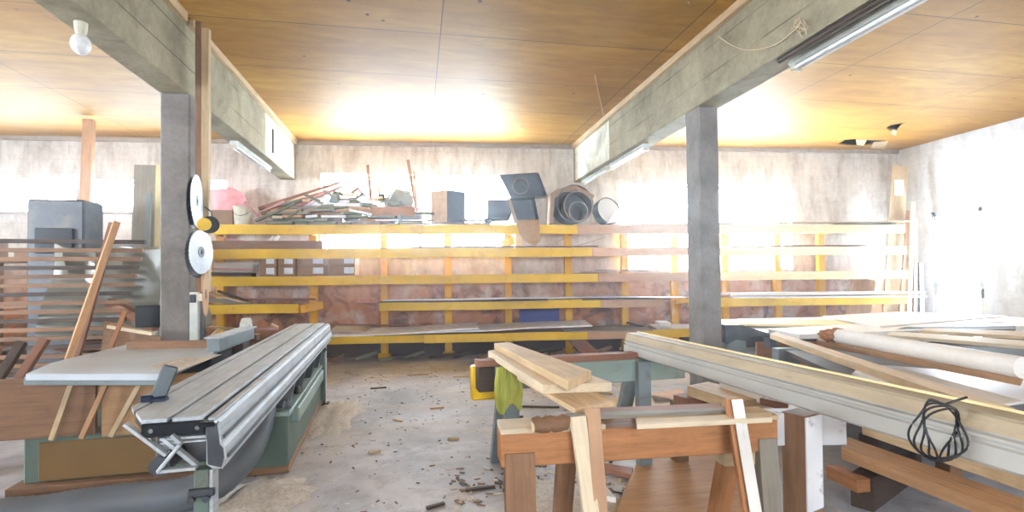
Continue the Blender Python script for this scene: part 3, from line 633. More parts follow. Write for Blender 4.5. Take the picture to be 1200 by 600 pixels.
for s_ in (0,):
    ringp = [cc + ax * (R_ * cos(2 * pi * k / 32)) + ay * (R_ * sin(2 * pi * k / 32)) for k in range(33)]; tube(bm, ringp, .009, 6, False)
link('collar', bm, 'galv', t_, True)
bm = bmesh.new(); tube(bm, [cc + V((0, .01, 0)), cc + V((.05, .3, .01))], R_ * .98, 32, False); link('round_sleeve', bm, 'blackbox', t_, True)
bm = bmesh.new(); prism(bm, [p_ + V((.1, .42, .02)) for p_ in P4], (0, .008, 0)); link('rear_plate', bm, 'blackbox', t_)
t_ = thing('black_box', 'dark open box standing under the square flange', 'box', onW(615, 257, 8.9))
P4 = [onW(597, 232, 8.74), onW(626, 230, 8.74), onW(632, 258, 8.74), onW(606, 259, 8.74)]
bm = bmesh.new(); openbox(bm, P4, V((.04, .36, 0))); link('casing', bm, 'blackbox', t_)
bm = bmesh.new(); prism(bm, [p + V((.035, .34, 0)) for p in P4], (0, .01, 0)); link('rear_panel', bm, 'dblue', t_)
bm = bmesh.new(); prism(bm, [onW(595, 232, 8.7), onW(598, 232, 8.72), onW(607, 260, 8.72), onW(603, 262, 8.7)], (0, .01, 0)); link('edge_flap', bm, 'boardin', t_)
# dark cylinder lying left of it
t_ = thing('dark_drum', 'dark blue-black drum lying on its side left of the flange', 'drum', onW(582, 259, 8.95))
bm = bmesh.new(); a_ = onW(569, 246, 8.95); b_ = onW(597, 246, 9.0); tube(bm, [a_, a_ + (b_ - a_) * .05, b_ - (b_ - a_) * .05, b_], [.15, .185, .185, .16], 32); link('shell', bm, 'dblue', t_, True)
bm = bmesh.new(); tube(bm, [a_ + V((.02, 0, 0)), a_ + V((.045, 0, 0))], .192, 32); link('hoop', bm, 'blackbox', t_, True); bm = bmesh.new(); tube(bm, [b_ - V((.06, 0, 0)), b_ - V((.035, 0, 0))], .192, 32); link('hoop', bm, 'blackbox', t_, True)
bm = bmesh.new(); bbox(bm, onW(572, 259, 8.84), (.14, .1, .07), bev=.005); link('foot', bm, 'blackbox', t_)
# cardboard flap hanging over the rail
t_ = thing('cardboard_flap', 'torn tan cardboard flap hanging over the top rail under the dark box', 'cardboard')
bm = bmesh.new(); pts = [onW(605, 259, 8.73), onW(632, 258, 8.73), onW(633, 282, 8.69), onW(627, 288, 8.70), onW(613, 282, 8.69), onW(608, 272, 8.7)]; prism(bm, pts, (0, -.006, 0)); link('flap', bm, 'board', t_)
bm = bmesh.new(); prism(bm, [onW(605, 259, 8.73), onW(632, 258, 8.73), onW(631, 257, 8.95), onW(606, 258, 8.95)], (0, 0, .006)); link('flap_top', bm, 'board', t_)
# big metal duct end
t_ = thing('round_duct', 'large round metal duct with nested rings and dark folded casing', 'duct', onW(670, 262, 9.0))
def ring(bm, c, r, ri, d, tilt=(0, 0)):
    mt = Matrix.Translation(c) @ Matrix.Rotation(WROT + tilt[0], 4, 'Z') @ Matrix.Rotation(pi / 2 + tilt[1], 4, 'X'); disc(bm, mt, r, d, 48, ri)
c1 = onW(670, 240, 8.9)
bm = bmesh.new(); ring(bm, c1 + V((0.02, .06, .0)), .34, .325, .34, (.15, 0)); link('outer_shell', bm, 'dsteel', t_, True)
bm = bmesh.new(); ring(bm, c1 + V((.06, -.06, -.05)), .27, .255, .22, (.15, 0)); link('middle_shell', bm, 'galv', t_, True)
bm = bmesh.new(); ring(bm, c1 + V((.04, -.1, -.15)), .175, .16, .3, (.1, 0)); link('inner_shell', bm, 'galv', t_, True)
bm = bmesh.new(); mt = Matrix.Translation(c1 + V((.03, .22, 0))) @ wrot @ Matrix.Rotation(pi / 2, 4, 'X'); disc(bm, mt, .33, .01, 40); link('rear_plate', bm, 'blackbox', t_)
bm = bmesh.new(); Q = [onW(644, 262, 8.78), onW(646, 226, 8.78), onW(654, 221, 8.78), onW(675, 217, 8.78), onW(697, 229, 8.78)]
Q2 = [onW(648, 262, 8.78), onW(650, 232, 8.78), onW(658, 226, 8.78), onW(675, 222, 8.78), onW(694, 234, 8.78)]
for i in range(4): prism(bm, [Q[i], Q[i + 1], Q2[i + 1], Q2[i]], (.05, .4, 0))
link('folded_casing', bm, 'boardin', t_)
t_ = thing('white_duct', 'white round plastic duct end beside the large metal duct', 'duct', onW(715, 262, 9.0))
c1 = onW(713, 247, 8.95); bm = bmesh.new(); mt = Matrix.Translation(c1) @ Matrix.Rotation(WROT + .35, 4, 'Z') @ Matrix.Rotation(pi / 2 - .25, 4, 'X'); disc(bm, mt, .235, .015, 40); link('end_disc', bm, 'whitefilm', t_, True)
bm = bmesh.new(); disc(bm, mt @ Matrix.Translation((0, 0, -.06)), .25, .16, 40, .238); link('rim', bm, 'blackbox', t_, True)
bm = bmesh.new(); prism(bm, [onW(712, 262, 8.8), onW(738, 257, 8.8), onW(722, 246, 8.86)], (0, .2, 0)); link('loose_skirt', bm, 'whitefilm', t_)
# boards on the right half of the top shelf
wplank('thin_board', (748, 262.5), (860, 261.5), 8.9, .3, .025, 'pine', 'thin board lying on the top shelf behind the right pillar')
wplank('thin_board', (905, 261), (1069, 259), 8.86, .2, .02, 'pine', 'thin pine board with a dark edge lying at the right end of the top shelf')
wplank('thin_board', (975, 263), (1045, 262), 8.86, .2, .014, 'dark', 'dark thin strip under the pine board at the right end')
# --- second shelf
wplank('timber_beam', (248, 282.5), (379, 282.5), 8.84, .14, .14, 'brown', 'square brown timber lying on the second shelf, left end', wob=0)
wplank('thin_board', (385, 291), (600, 290), 8.88, .15, .02, 'greyw', 'long thin grey board along the front of the second shelf')
wplank('thin_board', (480, 289), (700, 288), 8.98, .15, .02, 'brown', 'long thin brown board on the second shelf, middle')
wplank('thin_board', (850, 288.5), (1010, 287), 8.9, .2, .02, 'brown', 'long thin board on the right part of the second shelf')
wplank('thin_board', (253, 277), (300, 284), 9.08, .05, .02, 'pink', 'pinkish stick lying across behind the square brown timber', Y1=9.2)
for k, (x, yy, lab) in enumerate(((318, 278, 'small white tilted piece on the square timber, left one'), (324, 277.5, 'small white tilted piece on the square timber, right one'))):
    o = plank('white_piece', onW(x - 3, yy + 4, 8.86), onW(x + 2, yy - 2, 8.86), .06, .04, 'white'); tag(o, lab, 'offcut')
bm = bmesh.new(); prism(bm, [onW(587, 283, 9.0), onW(601, 277, 9.0), onW(604, 286, 9.0), onW(590, 289, 9.0)], (0, .15, 0)); tag(link('yellow_bracket', bm, 'yellowp'), 'yellow bracket piece on the second shelf beside the cardboard flap', 'bracket')
wplank('hanging_lath', (630, 291), (668, 277), 8.98, .08, .015, 'pine', 'pale lath slanting up from the second shelf by the cardboard flap', 'lath')
wplank('hanging_lath', (668, 290), (708, 278), 8.98, .08, .015, 'pine', 'pale lath slanting up from the second shelf, the further right of two', 'lath')
# --- third shelf: two layers of small labelled cartons
zb = lv(-2.5, 1.475)
specs = [(306, 325), (327, 347), (349, 381), (386, 417)]
for lay in range(2):
    for k, (xa, xb) in enumerate(specs):
        a_ = onW(xa, 320, 8.8); b_ = onW(xb, 320, 8.8); w_ = (b_.x - a_.x) * K; x_ = (a_.x + b_.x) / 2
        carton('small_carton', 'small brown carton with a white label, %s of the %s layer' % (['first from the left', 'second from the left', 'third from the left', 'rightmost'][k], ['lower', 'upper'][lay]), x_, 8.98, lv(x_, 1.475) + lay * .168, (w_, .36, .165), 'boardin', 0, 'labelled cartons on the third shelf', ((.12 if k > 1 else .03), w_ * (.38 if k > 1 else .5)), False)
wplank('thin_board', (247, 314), (299, 315), 8.85, .14, .03, 'pink', 'pinkish grey board on the third shelf left of the cartons')
wplank('thin_board', (247, 319), (298, 320), 8.84, .16, .06, 'dark', 'dark flat timber lowest on the third shelf left of the cartons')
carton('white_box', 'long white box on the third shelf left of the cartons', -3.0, 9.1, zb + .07, (.62, .2, .17), 'white', 0, None, None, False)
for k, (xa, xb, ya, yb, m_, lab) in enumerate(((677, 745, 320.5, 319.5, 'brown', 'lowest brown sheet in the curled stack on the third shelf'), (682, 760, 318.5, 318, 'greyw', 'grey sheet in the curled stack on the third shelf'),
      (700, 778, 315.5, 317.5, 'dark', 'dark curled sheet topmost on the third shelf stack'), (690, 735, 317, 316.5, 'pale', 'pale sheet inside the curled stack on the third shelf'))):
    wplank('curled_sheet', (xa, ya), (xb, yb), 8.95 + .02 * k, .4, .008, m_, lab, 'sheet', wob=.03)
# --- fourth shelf
for a_, b_, Y0, Y1, m_, lab in (((247, 343), (303, 357), 8.9, 8.9, 'pine', 'pale stick crossing over the pile on the fourth shelf, left'), ((256, 340), (290, 352), 8.98, 8.98, 'dark', 'dark stick crossing the pile on the fourth shelf, left'),
       ((243, 352), (296, 355), 8.86, 8.86, 'greyw', 'grey board lying flat on the fourth shelf, left'), ((262, 350), (370, 349), 9.2, 9.2, 'rust', 'long reddish board lying at the rear of the fourth shelf'),
       ((241, 349), (285, 353), 9.0, 9.0, 'bluegrey', 'blue-grey strip lying flat among sticks on the fourth shelf')):
    wplank('crossing_stick', a_, b_, Y0, .07, .035, m_, lab, 'stick', Y1=Y1)
for k, (xa, xb, ya, yb, m_, Y0, lab) in enumerate(((445, 640, 353.5, 351, 'dark', 8.9, 'long dark sheet at the bottom of the fourth shelf stack'), (450, 690, 351.5, 347.5, 'wsheet', 8.93, 'long whitish sheet on top of the fourth shelf stack'),
      (420, 600, 354, 349.5, 'pink', 9.05, 'long thin pinkish sheet sticking out left of the fourth shelf stack'), (640, 725, 350, 345, 'greyw', 9.0, 'grey sheet end fanned out on the fourth shelf'),
      (680, 780, 350.5, 349.5, 'dark', 8.88, 'dark sheet lying on the tan rail of the fourth shelf'), (690, 798, 347.5, 347.5, 'sheet', 8.95, 'pale curled sheet ending beside the right pillar'))):
    wplank('flat_sheet', (xa, ya), (xb, yb), Y0, .4, .012, m_, lab, 'sheet', wob=.012)
wplank('white_panel_stack', (850, 343), (1075, 341), 8.8, .35, .05, 'white', 'thick white panel lying on the fourth shelf right of the pillar', 'panel')
wplank('white_panel_stack', (853, 347), (1077, 346), 8.8, .33, .035, 'white', 'white panel lying directly under the thick one on the fourth shelf', 'panel')
# --- bottom shelf
for xa, xb, ya, yb, m_, Y0, w_, th_, lab in ((384, 440, 389, 388, 'wsheet', 8.86, .5, .03, 'broken white sheet at the left end of the bottom shelf'), (390, 432, 384.5, 385, 'pale', 8.95, .4, .012, 'pale torn panel on the broken white sheet'),
      (416, 560, 389, 381, 'wsheet', 8.88, .5, .025, 'long grey-white sheet starting by the broken panels'), (470, 690, 387, 378, 'wsheet', 8.92, .5, .02, 'long grey-white sheet in the middle of the bottom shelf, upper one'),
      (660, 760, 385, 384, 'greyw', 8.86, .4, .02, 'grey board lying on the tan rail of the bottom shelf'), (735, 765, 377, 385, 'dark', 8.95, .06, .03, 'dark stick sloping down on the bottom shelf'),
      (765, 850, 382, 382, 'white', 9.0, .4, .02, 'white panel on the bottom shelf by the right pillar'), (770, 784, 377, 377, 'white', 8.9, .2, .06, 'small white block on the bottom shelf left of the pillar'),
      (380, 480, 380, 380, 'rust', 9.25, .1, .02, 'reddish lath at the rear of the bottom shelf')):
    wplank('flat_sheet', (xa, ya), (xb, yb), Y0 + .08, w_, th_, m_, lab, 'sheet', wob=.02, up=(0, -.12, 1))
# blue stain sprayed on the wall behind the rack
bm = bmesh.new(); bbox(bm, (0, 0, 0), (.75, .004, .34)); tag(link('blue_sheet', bm, 'blue', mw=Matrix.Translation(WP(2.24, WB - .006, .74)) @ wrot), 'blue painted patch low on the back wall behind the rack', 'sheet')
# clutter under the rack
rr = random.Random(8)
for k in range(16):
    X = -1.9 + k * .42; m_ = rr.choice(['dark', 'brown', 'greyw', 'olive', 'dark']); L = rr.uniform(.2, .55); a0 = rr.uniform(-.6, .6)
    p0 = WP(X, 9.0 + rr.uniform(-.1, .25), .06); p1 = p0 + V((L * cos(a0), L * sin(a0) * .4, rr.uniform(0, .12)))
    tag(plank('scrap_timber', p0, p1, .08, .05, m_), 'dark scrap of timber on the floor under the rack', 'scrap', 'scraps of timber under the rack')
tag(plank('leaning_scrap', WP(3.0, 8.7, .02), WP(2.7, 9.1, .4), .25, .03, 'rust', up=(0, -1, .5)), 'reddish board leaning under the tan rail of the bottom shelf', 'board')

# ------------------------------------------------------------------ boards leaning in the far right corner
def lean(name, a, b, Y0, w, t, mat, label, z0=0., tilt=.0):
    q = onW(*b, Y0); p_ = onW(*a, Y0); d = (p_ - q); k = (q.z - z0) / (q.z - p_.z); p_ = q + d * k + V((0, -tilt, 0))
    o = plank(name, p_, q, w, t, mat, up=(-.1, -1, 0), top=False); return tag(o, label, 'board')
lean('leaning_board', (1036, 372), (1055, 195), 8.98, .30, .03, 'pine', 'widest pale board leaning in the corner behind the rack', tilt=.14)
bm = bmesh.new(); q = onW(1053, 220, 8.955); bbox(bm, (0, 0, 0), (.2, .004, .3)); o = link('blue_label', bm, 'label', mw=Matrix.Translation(q + V((0, -.012, 0))) @ wrot); tag(o, 'pale blue paper sheet stuck on the widest corner board', 'label')
lean('leaning_board', (1052, 372), (1066, 247), 8.85, .12, .03, 'tan', 'narrow tan board leaning beside the widest one', tilt=.1)
lean('leaning_board', (1062, 372), (1070, 237), 8.80, .09, .03, 'pine', 'narrow pale board leaning in the corner, taller of the narrow pair', tilt=.06)
lean('leaning_board', (1069, 372), (1073, 255), 8.86, .06, .04, 'brown', 'thin brown strip leaning nearest the white wall', tilt=.05)
lean('leaning_board', (1079, 370), (1079, 308), 8.72, .09, .04, 'dsteel', 'dark grey upright bar beside the pale door', tilt=.02)
bm = bmesh.new(); q = onW(1030, 338, 9.0); bbox(bm, q, (.5, .1, .2), bev=.004); 
T = frame(onW(1000, 337, 9.05), onW(1024, 335, 9.05)); bm.free()
lean('leaning_board', (1002, 370), (1012, 326), 9.12, .5, .03, 'tan', 'low brown board standing behind the rack near the corner', tilt=.1)

# ------------------------------------------------------------------ sliding table saw
SR = .066
saw = thing('panel_saw', 'long grey sliding table saw with green cabinet and dusty cast table', 'table saw', (-.77, 2.09, 0), SR)
ST = Matrix.Translation((-.77, 2.09, 0)) @ Matrix.Rotation(SR, 4, 'Z')
def S(x, y, z): return ST @ V((x, y, z))
def sl(name, bm, mat, parent=None, smooth=False): return link(name, bm, mat, parent or saw, smooth, ST.copy())
LEN = 4.2
tb = bmesh.new()
prism(tb, [(-.29, .14, .885), (-.215, 0, .885), (-.135, 0, .885), (-.135, LEN, .885), (-.29, LEN, .885)], (0, 0, .015)); prism(tb, [(-.345, .24, .885), (-.305, .16, .885), (-.305, LEN, .885), (-.345, LEN, .885)], (0, 0, .015))
for x0, x1, z1, z0 in ((-.118, -.018, .9, .885), (0.0, .028, .892, .88)):
    bbox(tb, ((x0 + x1) / 2, LEN / 2, (z0 + z1) / 2), (x1 - x0, LEN, z1 - z0), bev=.002)
stbl = sl('sliding_table', tb, 'alu')
bm = bmesh.new(); prism(bm, [(-.30, .16, .857), (-.21, .004, .857), (0, .004, .857), (0, LEN - .004, .857), (-.30, LEN - .004, .857)], (0, 0, .026)); sl('slot_bed', bm, 'blackbox', stbl)
bm = bmesh.new(); prism(bm, [(-.005, 0, .882), (.03, 0, .882), (.042, 0, .872), (.046, 0, .79), (.058, 0, .78), (.062, 0, .735), (.05, 0, .725), (.05, 0, .70), (.02, 0, .70), (-.005, 0, .72)], (0, LEN, 0)); sl('side_rail', bm, 'alu')
bm = bmesh.new(); prism(bm, [(.0475, .01, .82), (.053, .01, .818), (.053, .01, .808), (.05, .01, .805)], (0, LEN - .02, 0)); prism(bm, [(.064, .01, .75), (.07, .01, .748), (.07, .01, .738), (.064, .01, .736)], (0, LEN - .02, 0)); sl('rail_groove', bm, 'dsteel')
bm = bmesh.new(); bbox(bm, (-.13, LEN / 2, .76), (.2, LEN - .3, .16), bev=.01); sl('carriage', bm, 'dsteel')
bm = bmesh.new(); bbox(bm, (-.11, -.006, .862), (.205, .016, .05), bev=.004); cap_ = sl('end_cap', bm, 'blackbox')
bm = bmesh.new(); prism(bm, [(-.004, -.004, .885), (.03, -.004, .876), (.04, -.004, .79), (.052, -.004, .775), (.055, -.004, .74), (.046, -.004, .705), (.0, -.004, .72)], (0, .006, 0)); sl('rail_end', bm, 'dsteel', cap_)
for xx in (-.18, -.03):
    bm = bmesh.new(); tube(bm, [(xx, -.018, .862), (xx, -.012, .862)], .008, 10); sl('screw', bm, 'steel', cap_)
bm = bmesh.new(); bbox(bm, (.005, -.02, .875), (.06, .04, .018), bev=.006); sl('stop_pin', bm, 'blackbox', cap_)
bm = bmesh.new(); bbox(bm, (-.08, -.004, .826), (.15, .01, .008)); bbox(bm, (-.08, .02, .81), (.15, .05, .006)); sl('crossbar', bm, 'alu')
# front bracket: bars and triangle
def bar(name, a, b, w, t, mat, y=0.): 
    p0 = V((a[0], y, a[1])); p1 = V((b[0], y, b[1])); T = frame(p0, p1, (0, 1, 0)); bm = bmesh.new(); bbox(bm, (0, 0, 0), ((p1 - p0).length, w, t), T, bev=.002); return sl(name, bm, mat)
bar('bracket_bar', (-.262, .893), (-.13, .77), .012, .03, 'alu', -.01)
bar('bracket_bar', (-.08, .812), (-.15, .72), .012, .03, 'alu', -.03); bar('bracket_bar', (-.155, .718), (-.03, .718), .012, .03, 'alu', -.02); bar('bracket_bar', (-.145, .83), (-.037, .722), .014, .03, 'alu', .0)
bar('bracket_bar', (-.08, .812), (-.11, .845), .012, .03, 'alu', -.02)
bm = bmesh.new(); tube(bm, [(-.192, 0, .865), (-.19, 0, .83), (-.172, 0, .795), (-.14, 0, .772), (-.12, 0, .778)], .01, 8); sl('curved_bracket', bm, 'steel', smooth=True)
bm = bmesh.new(); tube(bm, [(-.125, .03, .81), (-.125, -.0, .81)], .026, 16); sl('roller', bm, 'steel', smooth=True)
bm = bmesh.new(); tube(bm, [(-.155, -.012, .73), (-.15, .3, .73)], .035, 12); sl('shaft', bm, 'dsteel', smooth=True)
for yy, zt in ((.03, .70), (4.0, .72)):
    bm = bmesh.new(); bbox(bm, (-.022, yy, zt / 2 + .02), (.05, .06, zt - .04), bev=.003); lg = sl('leg', bm, 'green')
    bm = bmesh.new(); bbox(bm, (.012, yy, zt / 2), (.012, .07, zt), bev=.002); sl('leg_flange', bm, 'alu', lg)
    bm = bmesh.new(); bbox(bm, (-.015, yy, .012), (.12, .12, .024), bev=.004); sl('leg_foot', bm, 'dsteel', lg); bm = bmesh.new(); bbox(bm, (-.02, yy - .035, .62), (.09, .02, .03), bev=.004); tube(bm, [(-.05, yy - .055, .60), (-.05, yy - .02, .60)], .013, 8); tube(bm, [(0, yy - .055, .60), (0, yy - .02, .60)], .013, 8); sl('leg_clamp', bm, 'dsteel', lg)
# cabinet
bm = bmesh.new(); bbox(bm, (-.24, 2.95, .23), (.40, 2.1, .38), bev=.012); cb = sl('cabinet', bm, 'green')
bm = bmesh.new(); bbox(bm, (-.24, 2.95, .432), (.44, 2.14, .035), bev=.006); sl('cabinet_rim', bm, 'ltgreen', cb)
bm = bmesh.new(); bbox(bm, (-.24, 2.95, .03), (.42, 2.12, .05), bev=.004); sl('plinth', bm, 'brown', cb)
bm = bmesh.new(); bbox(bm, (-.015, 2.9, .38), (.06, 1.7, .11), bev=.008); sl('side_channel', bm, 'ltgreen', cb)
for yy in (2.0, 2.55, 3.2, 3.8):
    bm = bmesh.new(); prism(bm, [(-.3, yy, .45), (-.05, yy, .45), (.0, yy, .66), (-.2, yy, .68)], (0, .06, 0)); sl('support_bracket', bm, 'dsteel', cb)
for yy in (1.98, 2.5):
    bm = bmesh.new(); tube(bm, [(-.06, yy, .45), (-.06, yy, .47), (-.06, yy, .51)], [.03, .03, .018], 10); bbox(bm, (-.1, yy + .1, .47), (.12, .06, .04), bev=.006); sl('adjusting_bolt', bm, 'dsteel', cb)
# main body and cast table
bm = bmesh.new(); bbox(bm, (-1.15, 2.55, .23), (1.1, 1.1, .36), bev=.015); bd = sl('machine_body', bm, 'green')
bm = bmesh.new(); bbox(bm, (-1.25, 1.99, .2), (.7, .02, .26), bev=.006); sl('stained_panel', bm, 'ochre', bd)
bm = bmesh.new(); bbox(bm, (-1.15, 2.52, .03), (1.2, 1.2, .06), bev=.004); sl('plinth', bm, 'brown', bd)
bm = bmesh.new(); bbox(bm, (-.95, 2.75, .62), (.5, .6, .44), bev=.02); sl('table_support', bm, 'dsteel', bd)
bm = bmesh.new(); bbox(bm, (-.55, 2.6, .5), (.16, .9, .5), bev=.02); sl('saw_housing', bm, 'dsteel', bd)
def toP(pl_, z0, z1):
    bm = bmesh.new(); pts = [ST.inverted() @ V((onZ(x, y, z1).x, onZ(x, y, z1).y, z0)) for x, y in pl_]; prism(bm, pts, (0, 0, z1 - z0)); bmesh.ops.bevel(bm, geom=bm.edges[:], offset=.004, segments=1, affect='EDGES'); return bm
ct = sl('cast_table', toP([(30, 438), (190, 438), (250, 413), (262, 401), (160, 401), (60, 425)], .835, .875), 'cast')
bm = bmesh.new()
a_ = ST.inverted() @ onZ(30, 440, .86); b_ = ST.inverted() @ onZ(190, 440, .86); T = frame(a_, b_); bbox(bm, (0, .0, -.03), ((b_ - a_).length, .03, .05), T, bev=.004); sl('front_edge', bm, 'bluegrey', ct)
a_ = ST.inverted() @ onZ(150, 401, .93); b_ = ST.inverted() @ onZ(256, 399, .93); T = frame(a_, b_); bm = bmesh.new(); bbox(bm, (0, 0, -.03), ((b_ - a_).length, .04, .07), T, bev=.003); sl('wooden_back_fence', bm, 'brown', ct)
# rip fence
a_ = ST.inverted() @ onZ(250, 397, .97); b_ = ST.inverted() @ onZ(292, 384, .97); T = frame(a_, b_); bm = bmesh.new(); L_ = (b_ - a_).length; bbox(bm, (0, 0, -.05), (L_, .09, .1), T, bev=.004); fn = sl('rip_fence', bm, 'bluegrey')
bm = bmesh.new(); bbox(bm, (0, 0, .006), (L_, .13, .012), T); sl('fence_cap', bm, 'alu', fn)
# blade guard: rounded hood, white with brown side
q = ST.inverted() @ onZ(291, 389, .90); bm = bmesh.new(); prof = [(-.12, 0), (-.13, .06), (-.1, .12), (-.04, .155), (.04, .155), (.1, .12), (.13, .05), (.11, 0), (.06, .02), (.03, .09), (-.03, .09), (-.07, .02)]
prism(bm, [q + V((-.05, a__, b__ - .02)) for a__, b__ in prof], (.06, 0, 0)); gd = sl('blade_guard', bm, 'whitemetal')
bm = bmesh.new(); prism(bm, [q + V((-.056, a__ * .96, b__ * .96 - .02)) for a__, b__ in prof], (.006, 0, 0)); sl('guard_side', bm, 'brown', gd)
bm = bmesh.new(); disc(bm, Matrix.Translation(q + V((-.02, 0, -.06))) @ Matrix.Rotation(pi / 2, 4, 'Y'), .14, .004, 60, .02, 30); sl('saw_blade', bm, 'steel', gd)
# handle standing at the near left corner
P0 = ST.inverted() @ onZ(180, 470, .9); bm = bmesh.new(); T = frame(P0 + V((.01, 0, 0)), P0 + V((.055, .03, .14)), (.35, -1, .2)); bbox(bm, (.0, 0, 0), (.15, .058, .02), T, bev=.006); hd = sl('push_handle', bm, 'paddle')
bm = bmesh.new(); tube(bm, [P0 + V((.05, 0, -.0)), P0 + V((-.03, 0, .0))], .02, 12); bbox(bm, P0 + V((-.02, 0, .012)), (.05, .04, .03), bev=.006); sl('clamp_knob', bm, 'dblue', hd)
# dust hose snaking on the floor
def hose(name, pts, r, mat, label, ribs=True):
    P = [V(p) for p in pts]; out = []
    for i in range(len(P) - 1):
        a0 = P[max(i - 1, 0)]; a1 = P[i]; a2 = P[i + 1]; a3 = P[min(i + 2, len(P) - 1)]; n_ = max(2, int((a2 - a1).length / .022))
        for k in range(n_):
            s_ = k / n_; out.append(.5 * ((2 * a1) + (a2 - a0) * s_ + (2 * a0 - 5 * a1 + 4 * a2 - a3) * s_ ** 2 + (3 * a1 - a0 - 3 * a2 + a3) * s_ ** 3))
    rs = [r * (1 + (.018 if i % 2 else -.018) + .12 * noise.noise(V((i * .11, 3, 0)))) for i in range(len(out))]
    bm = bmesh.new(); tube(bm, out, rs, 20); return tag(link(name, bm, mat, None, True), label, 'hose')
hose('dust_hose', [(-3.2, 3.2, .11), (-2.3, 3.3, .11), (-1.75, 3.4, .11), (-1.4, 3.42, .115), (-1.2, 3.55, .17), (-1.12, 3.8, .3), (-1.12, 4.0, .5)], .1, 'hose', 'thick blue-grey dust hose lying on the floor in front of the saw')

# ------------------------------------------------------------------ left bay clutter
def zl(name, a, za, b, zb_, Y0, Y1, w, t, mat, label, cat='board', up=(0, -1, 0)):
    p0 = onY(*a, Y0); p1 = onY(*b, Y1); o = plank(name, p0, p1, w, t, mat, up=up, top=False); return tag(o, label, cat)
# slatted rack: two leaning uprights with many slats
t_ = thing('slatted_rack', 'dark brown slatted rack leaning behind the saw in the left bay', 'rack', (-3.6, 5.9, 0))
for k in range(19):
    z = .25 + k * .088; xo = -.0 + k * .012
    plank('slat', (-4.7 + xo, 5.95 - .02 * k * .5, z), (-3.12 + xo * 1.6, 5.85 + .004 * k, z), .05, .04, 'brown' if k % 3 else 'dark', t_, up=(0, 0, 1))
plank('upright', (-3.4, 5.62, 0), (-3.02, 5.82, 2.0), .07, .04, 'rust', t_, up=(0, -1, 0), top=False)
plank('upright', (-4.6, 5.75, 0), (-4.5, 5.8, 1.95), .07, .04, 'dark', t_, up=(0, -1, 0), top=False)
a_ = onY(92, 388, 5.0); b_ = onY(136, 262, 5.35); d_ = b_ - a_; p0 = b_ - d_ * ((b_.z - .02) / d_.z); o = plank('leaning_plank', p0, b_, .12, .05, 'tan', up=(-.8, -.6, 0), top=False); tag(o, 'tan plank with a pale edge leaning against the slatted rack', 'board')
# tarp-covered stack
t_ = thing('covered_stack', 'stack draped with dusty grey plastic sheeting behind the pillar on the left', 'covered stack', (-3.15, 6.8, 0))
bm = bmesh.new(); bmesh.ops.create_cube(bm, size=1); bmesh.ops.subdivide_edges(bm, edges=bm.edges[:], cuts=12, use_grid_fill=True)
for v_ in bm.verts:
    x, y, z = v_.co; fl = 1 + .12 * (.5 - z); k = .045 * noise.noise(V((x * 8, y * 8, z * 1.4))) + .03 * noise.noise(V((x * 3, y * 3, z * 3)))
    zz = 1.3 + z * .95; zz += .08 * noise.noise(V((x * 3, y * 3, 5))) if z > .3 else 0
    if z < -.45: zz += .08 * noise.noise(V((x * 6, y * 6, 0)))
    v_.co = V((-3.3 + x * 1.15 * fl + k, 6.8 + y * .9 * fl + k * 2, zz))
link('plastic_sheeting', bm, 'tarp', t_, True)
for k in range(7):
    plank('stacked_board', (-3.8, 6.5 + .1 * (k % 2), .12 + k * .1), (-2.75, 6.5 + .1 * (k % 2), .12 + k * .1), .5, .05, ['brown', 'dark', 'rust', 'greyw'][k % 4], t_)
for xx in (-3.7, -2.85): plank('bearer', (xx, 6.2, .065), (xx, 7.1, .065), .08, .065, 'dark', t_)
# boards standing behind
t_ = plank('standing_board', onY(150, 275, 7.7) - V((0, 0, 2.0)), onY(152, 190, 7.7) + V((0, 0, -.03)), .0, .0, 'greyw') if 0 else None
p1 = onY(167, 191, 7.8); tag(plank('standing_board', (p1.x, 7.75, 0), (p1.x, 7.95, p1.z), .33, .04, 'greyw', up=(0, -1, 0), top=False), 'broad grey board standing upright in front of the window', 'board')
p1 = onY(181, 190, 7.6); tag(plank('standing_board', (p1.x + .02, 7.55, 0), (p1.x, 7.75, p1.z), .08, .04, 'cream', up=(0, -1, 0), top=False), 'narrow cream lath standing beside the broad grey board', 'board')
p1 = onY(170, 225, 7.5); tag(plank('standing_board', (p1.x, 7.45, 0), (p1.x, 7.6, p1.z), .06, .03, 'bluegrey', up=(0, -1, 0), top=False), 'dark blue-grey strip in front of the broad grey board', 'board')
p1 = onY(104, 168, 8.6); tag(plank('standing_board', (p1.x - .05, 8.5, 0), (p1.x - .05, 8.7, 3.85), .14, .08, 'tan', up=(0, -1, 0), top=False), 'tan post reaching to the ceiling at the left window', 'post')
p1 = onY(104, 215, 7.0); t_ = thing('steel_cabinet', 'dark blue-grey machine column standing in the left bay by the window', 'machine', (p1.x, 7.2, 0))
bm = bmesh.new(); bbox(bm, (p1.x - .35, 7.2, 1.2), (.6, .4, 2.4), bev=.02); link('column', bm, 'dsteel', t_); bm = bmesh.new(); bbox(bm, (p1.x - .35, 6.98, 1.9), (.4, .03, .3), bev=.01); link('panel', bm, 'blackbox', t_)
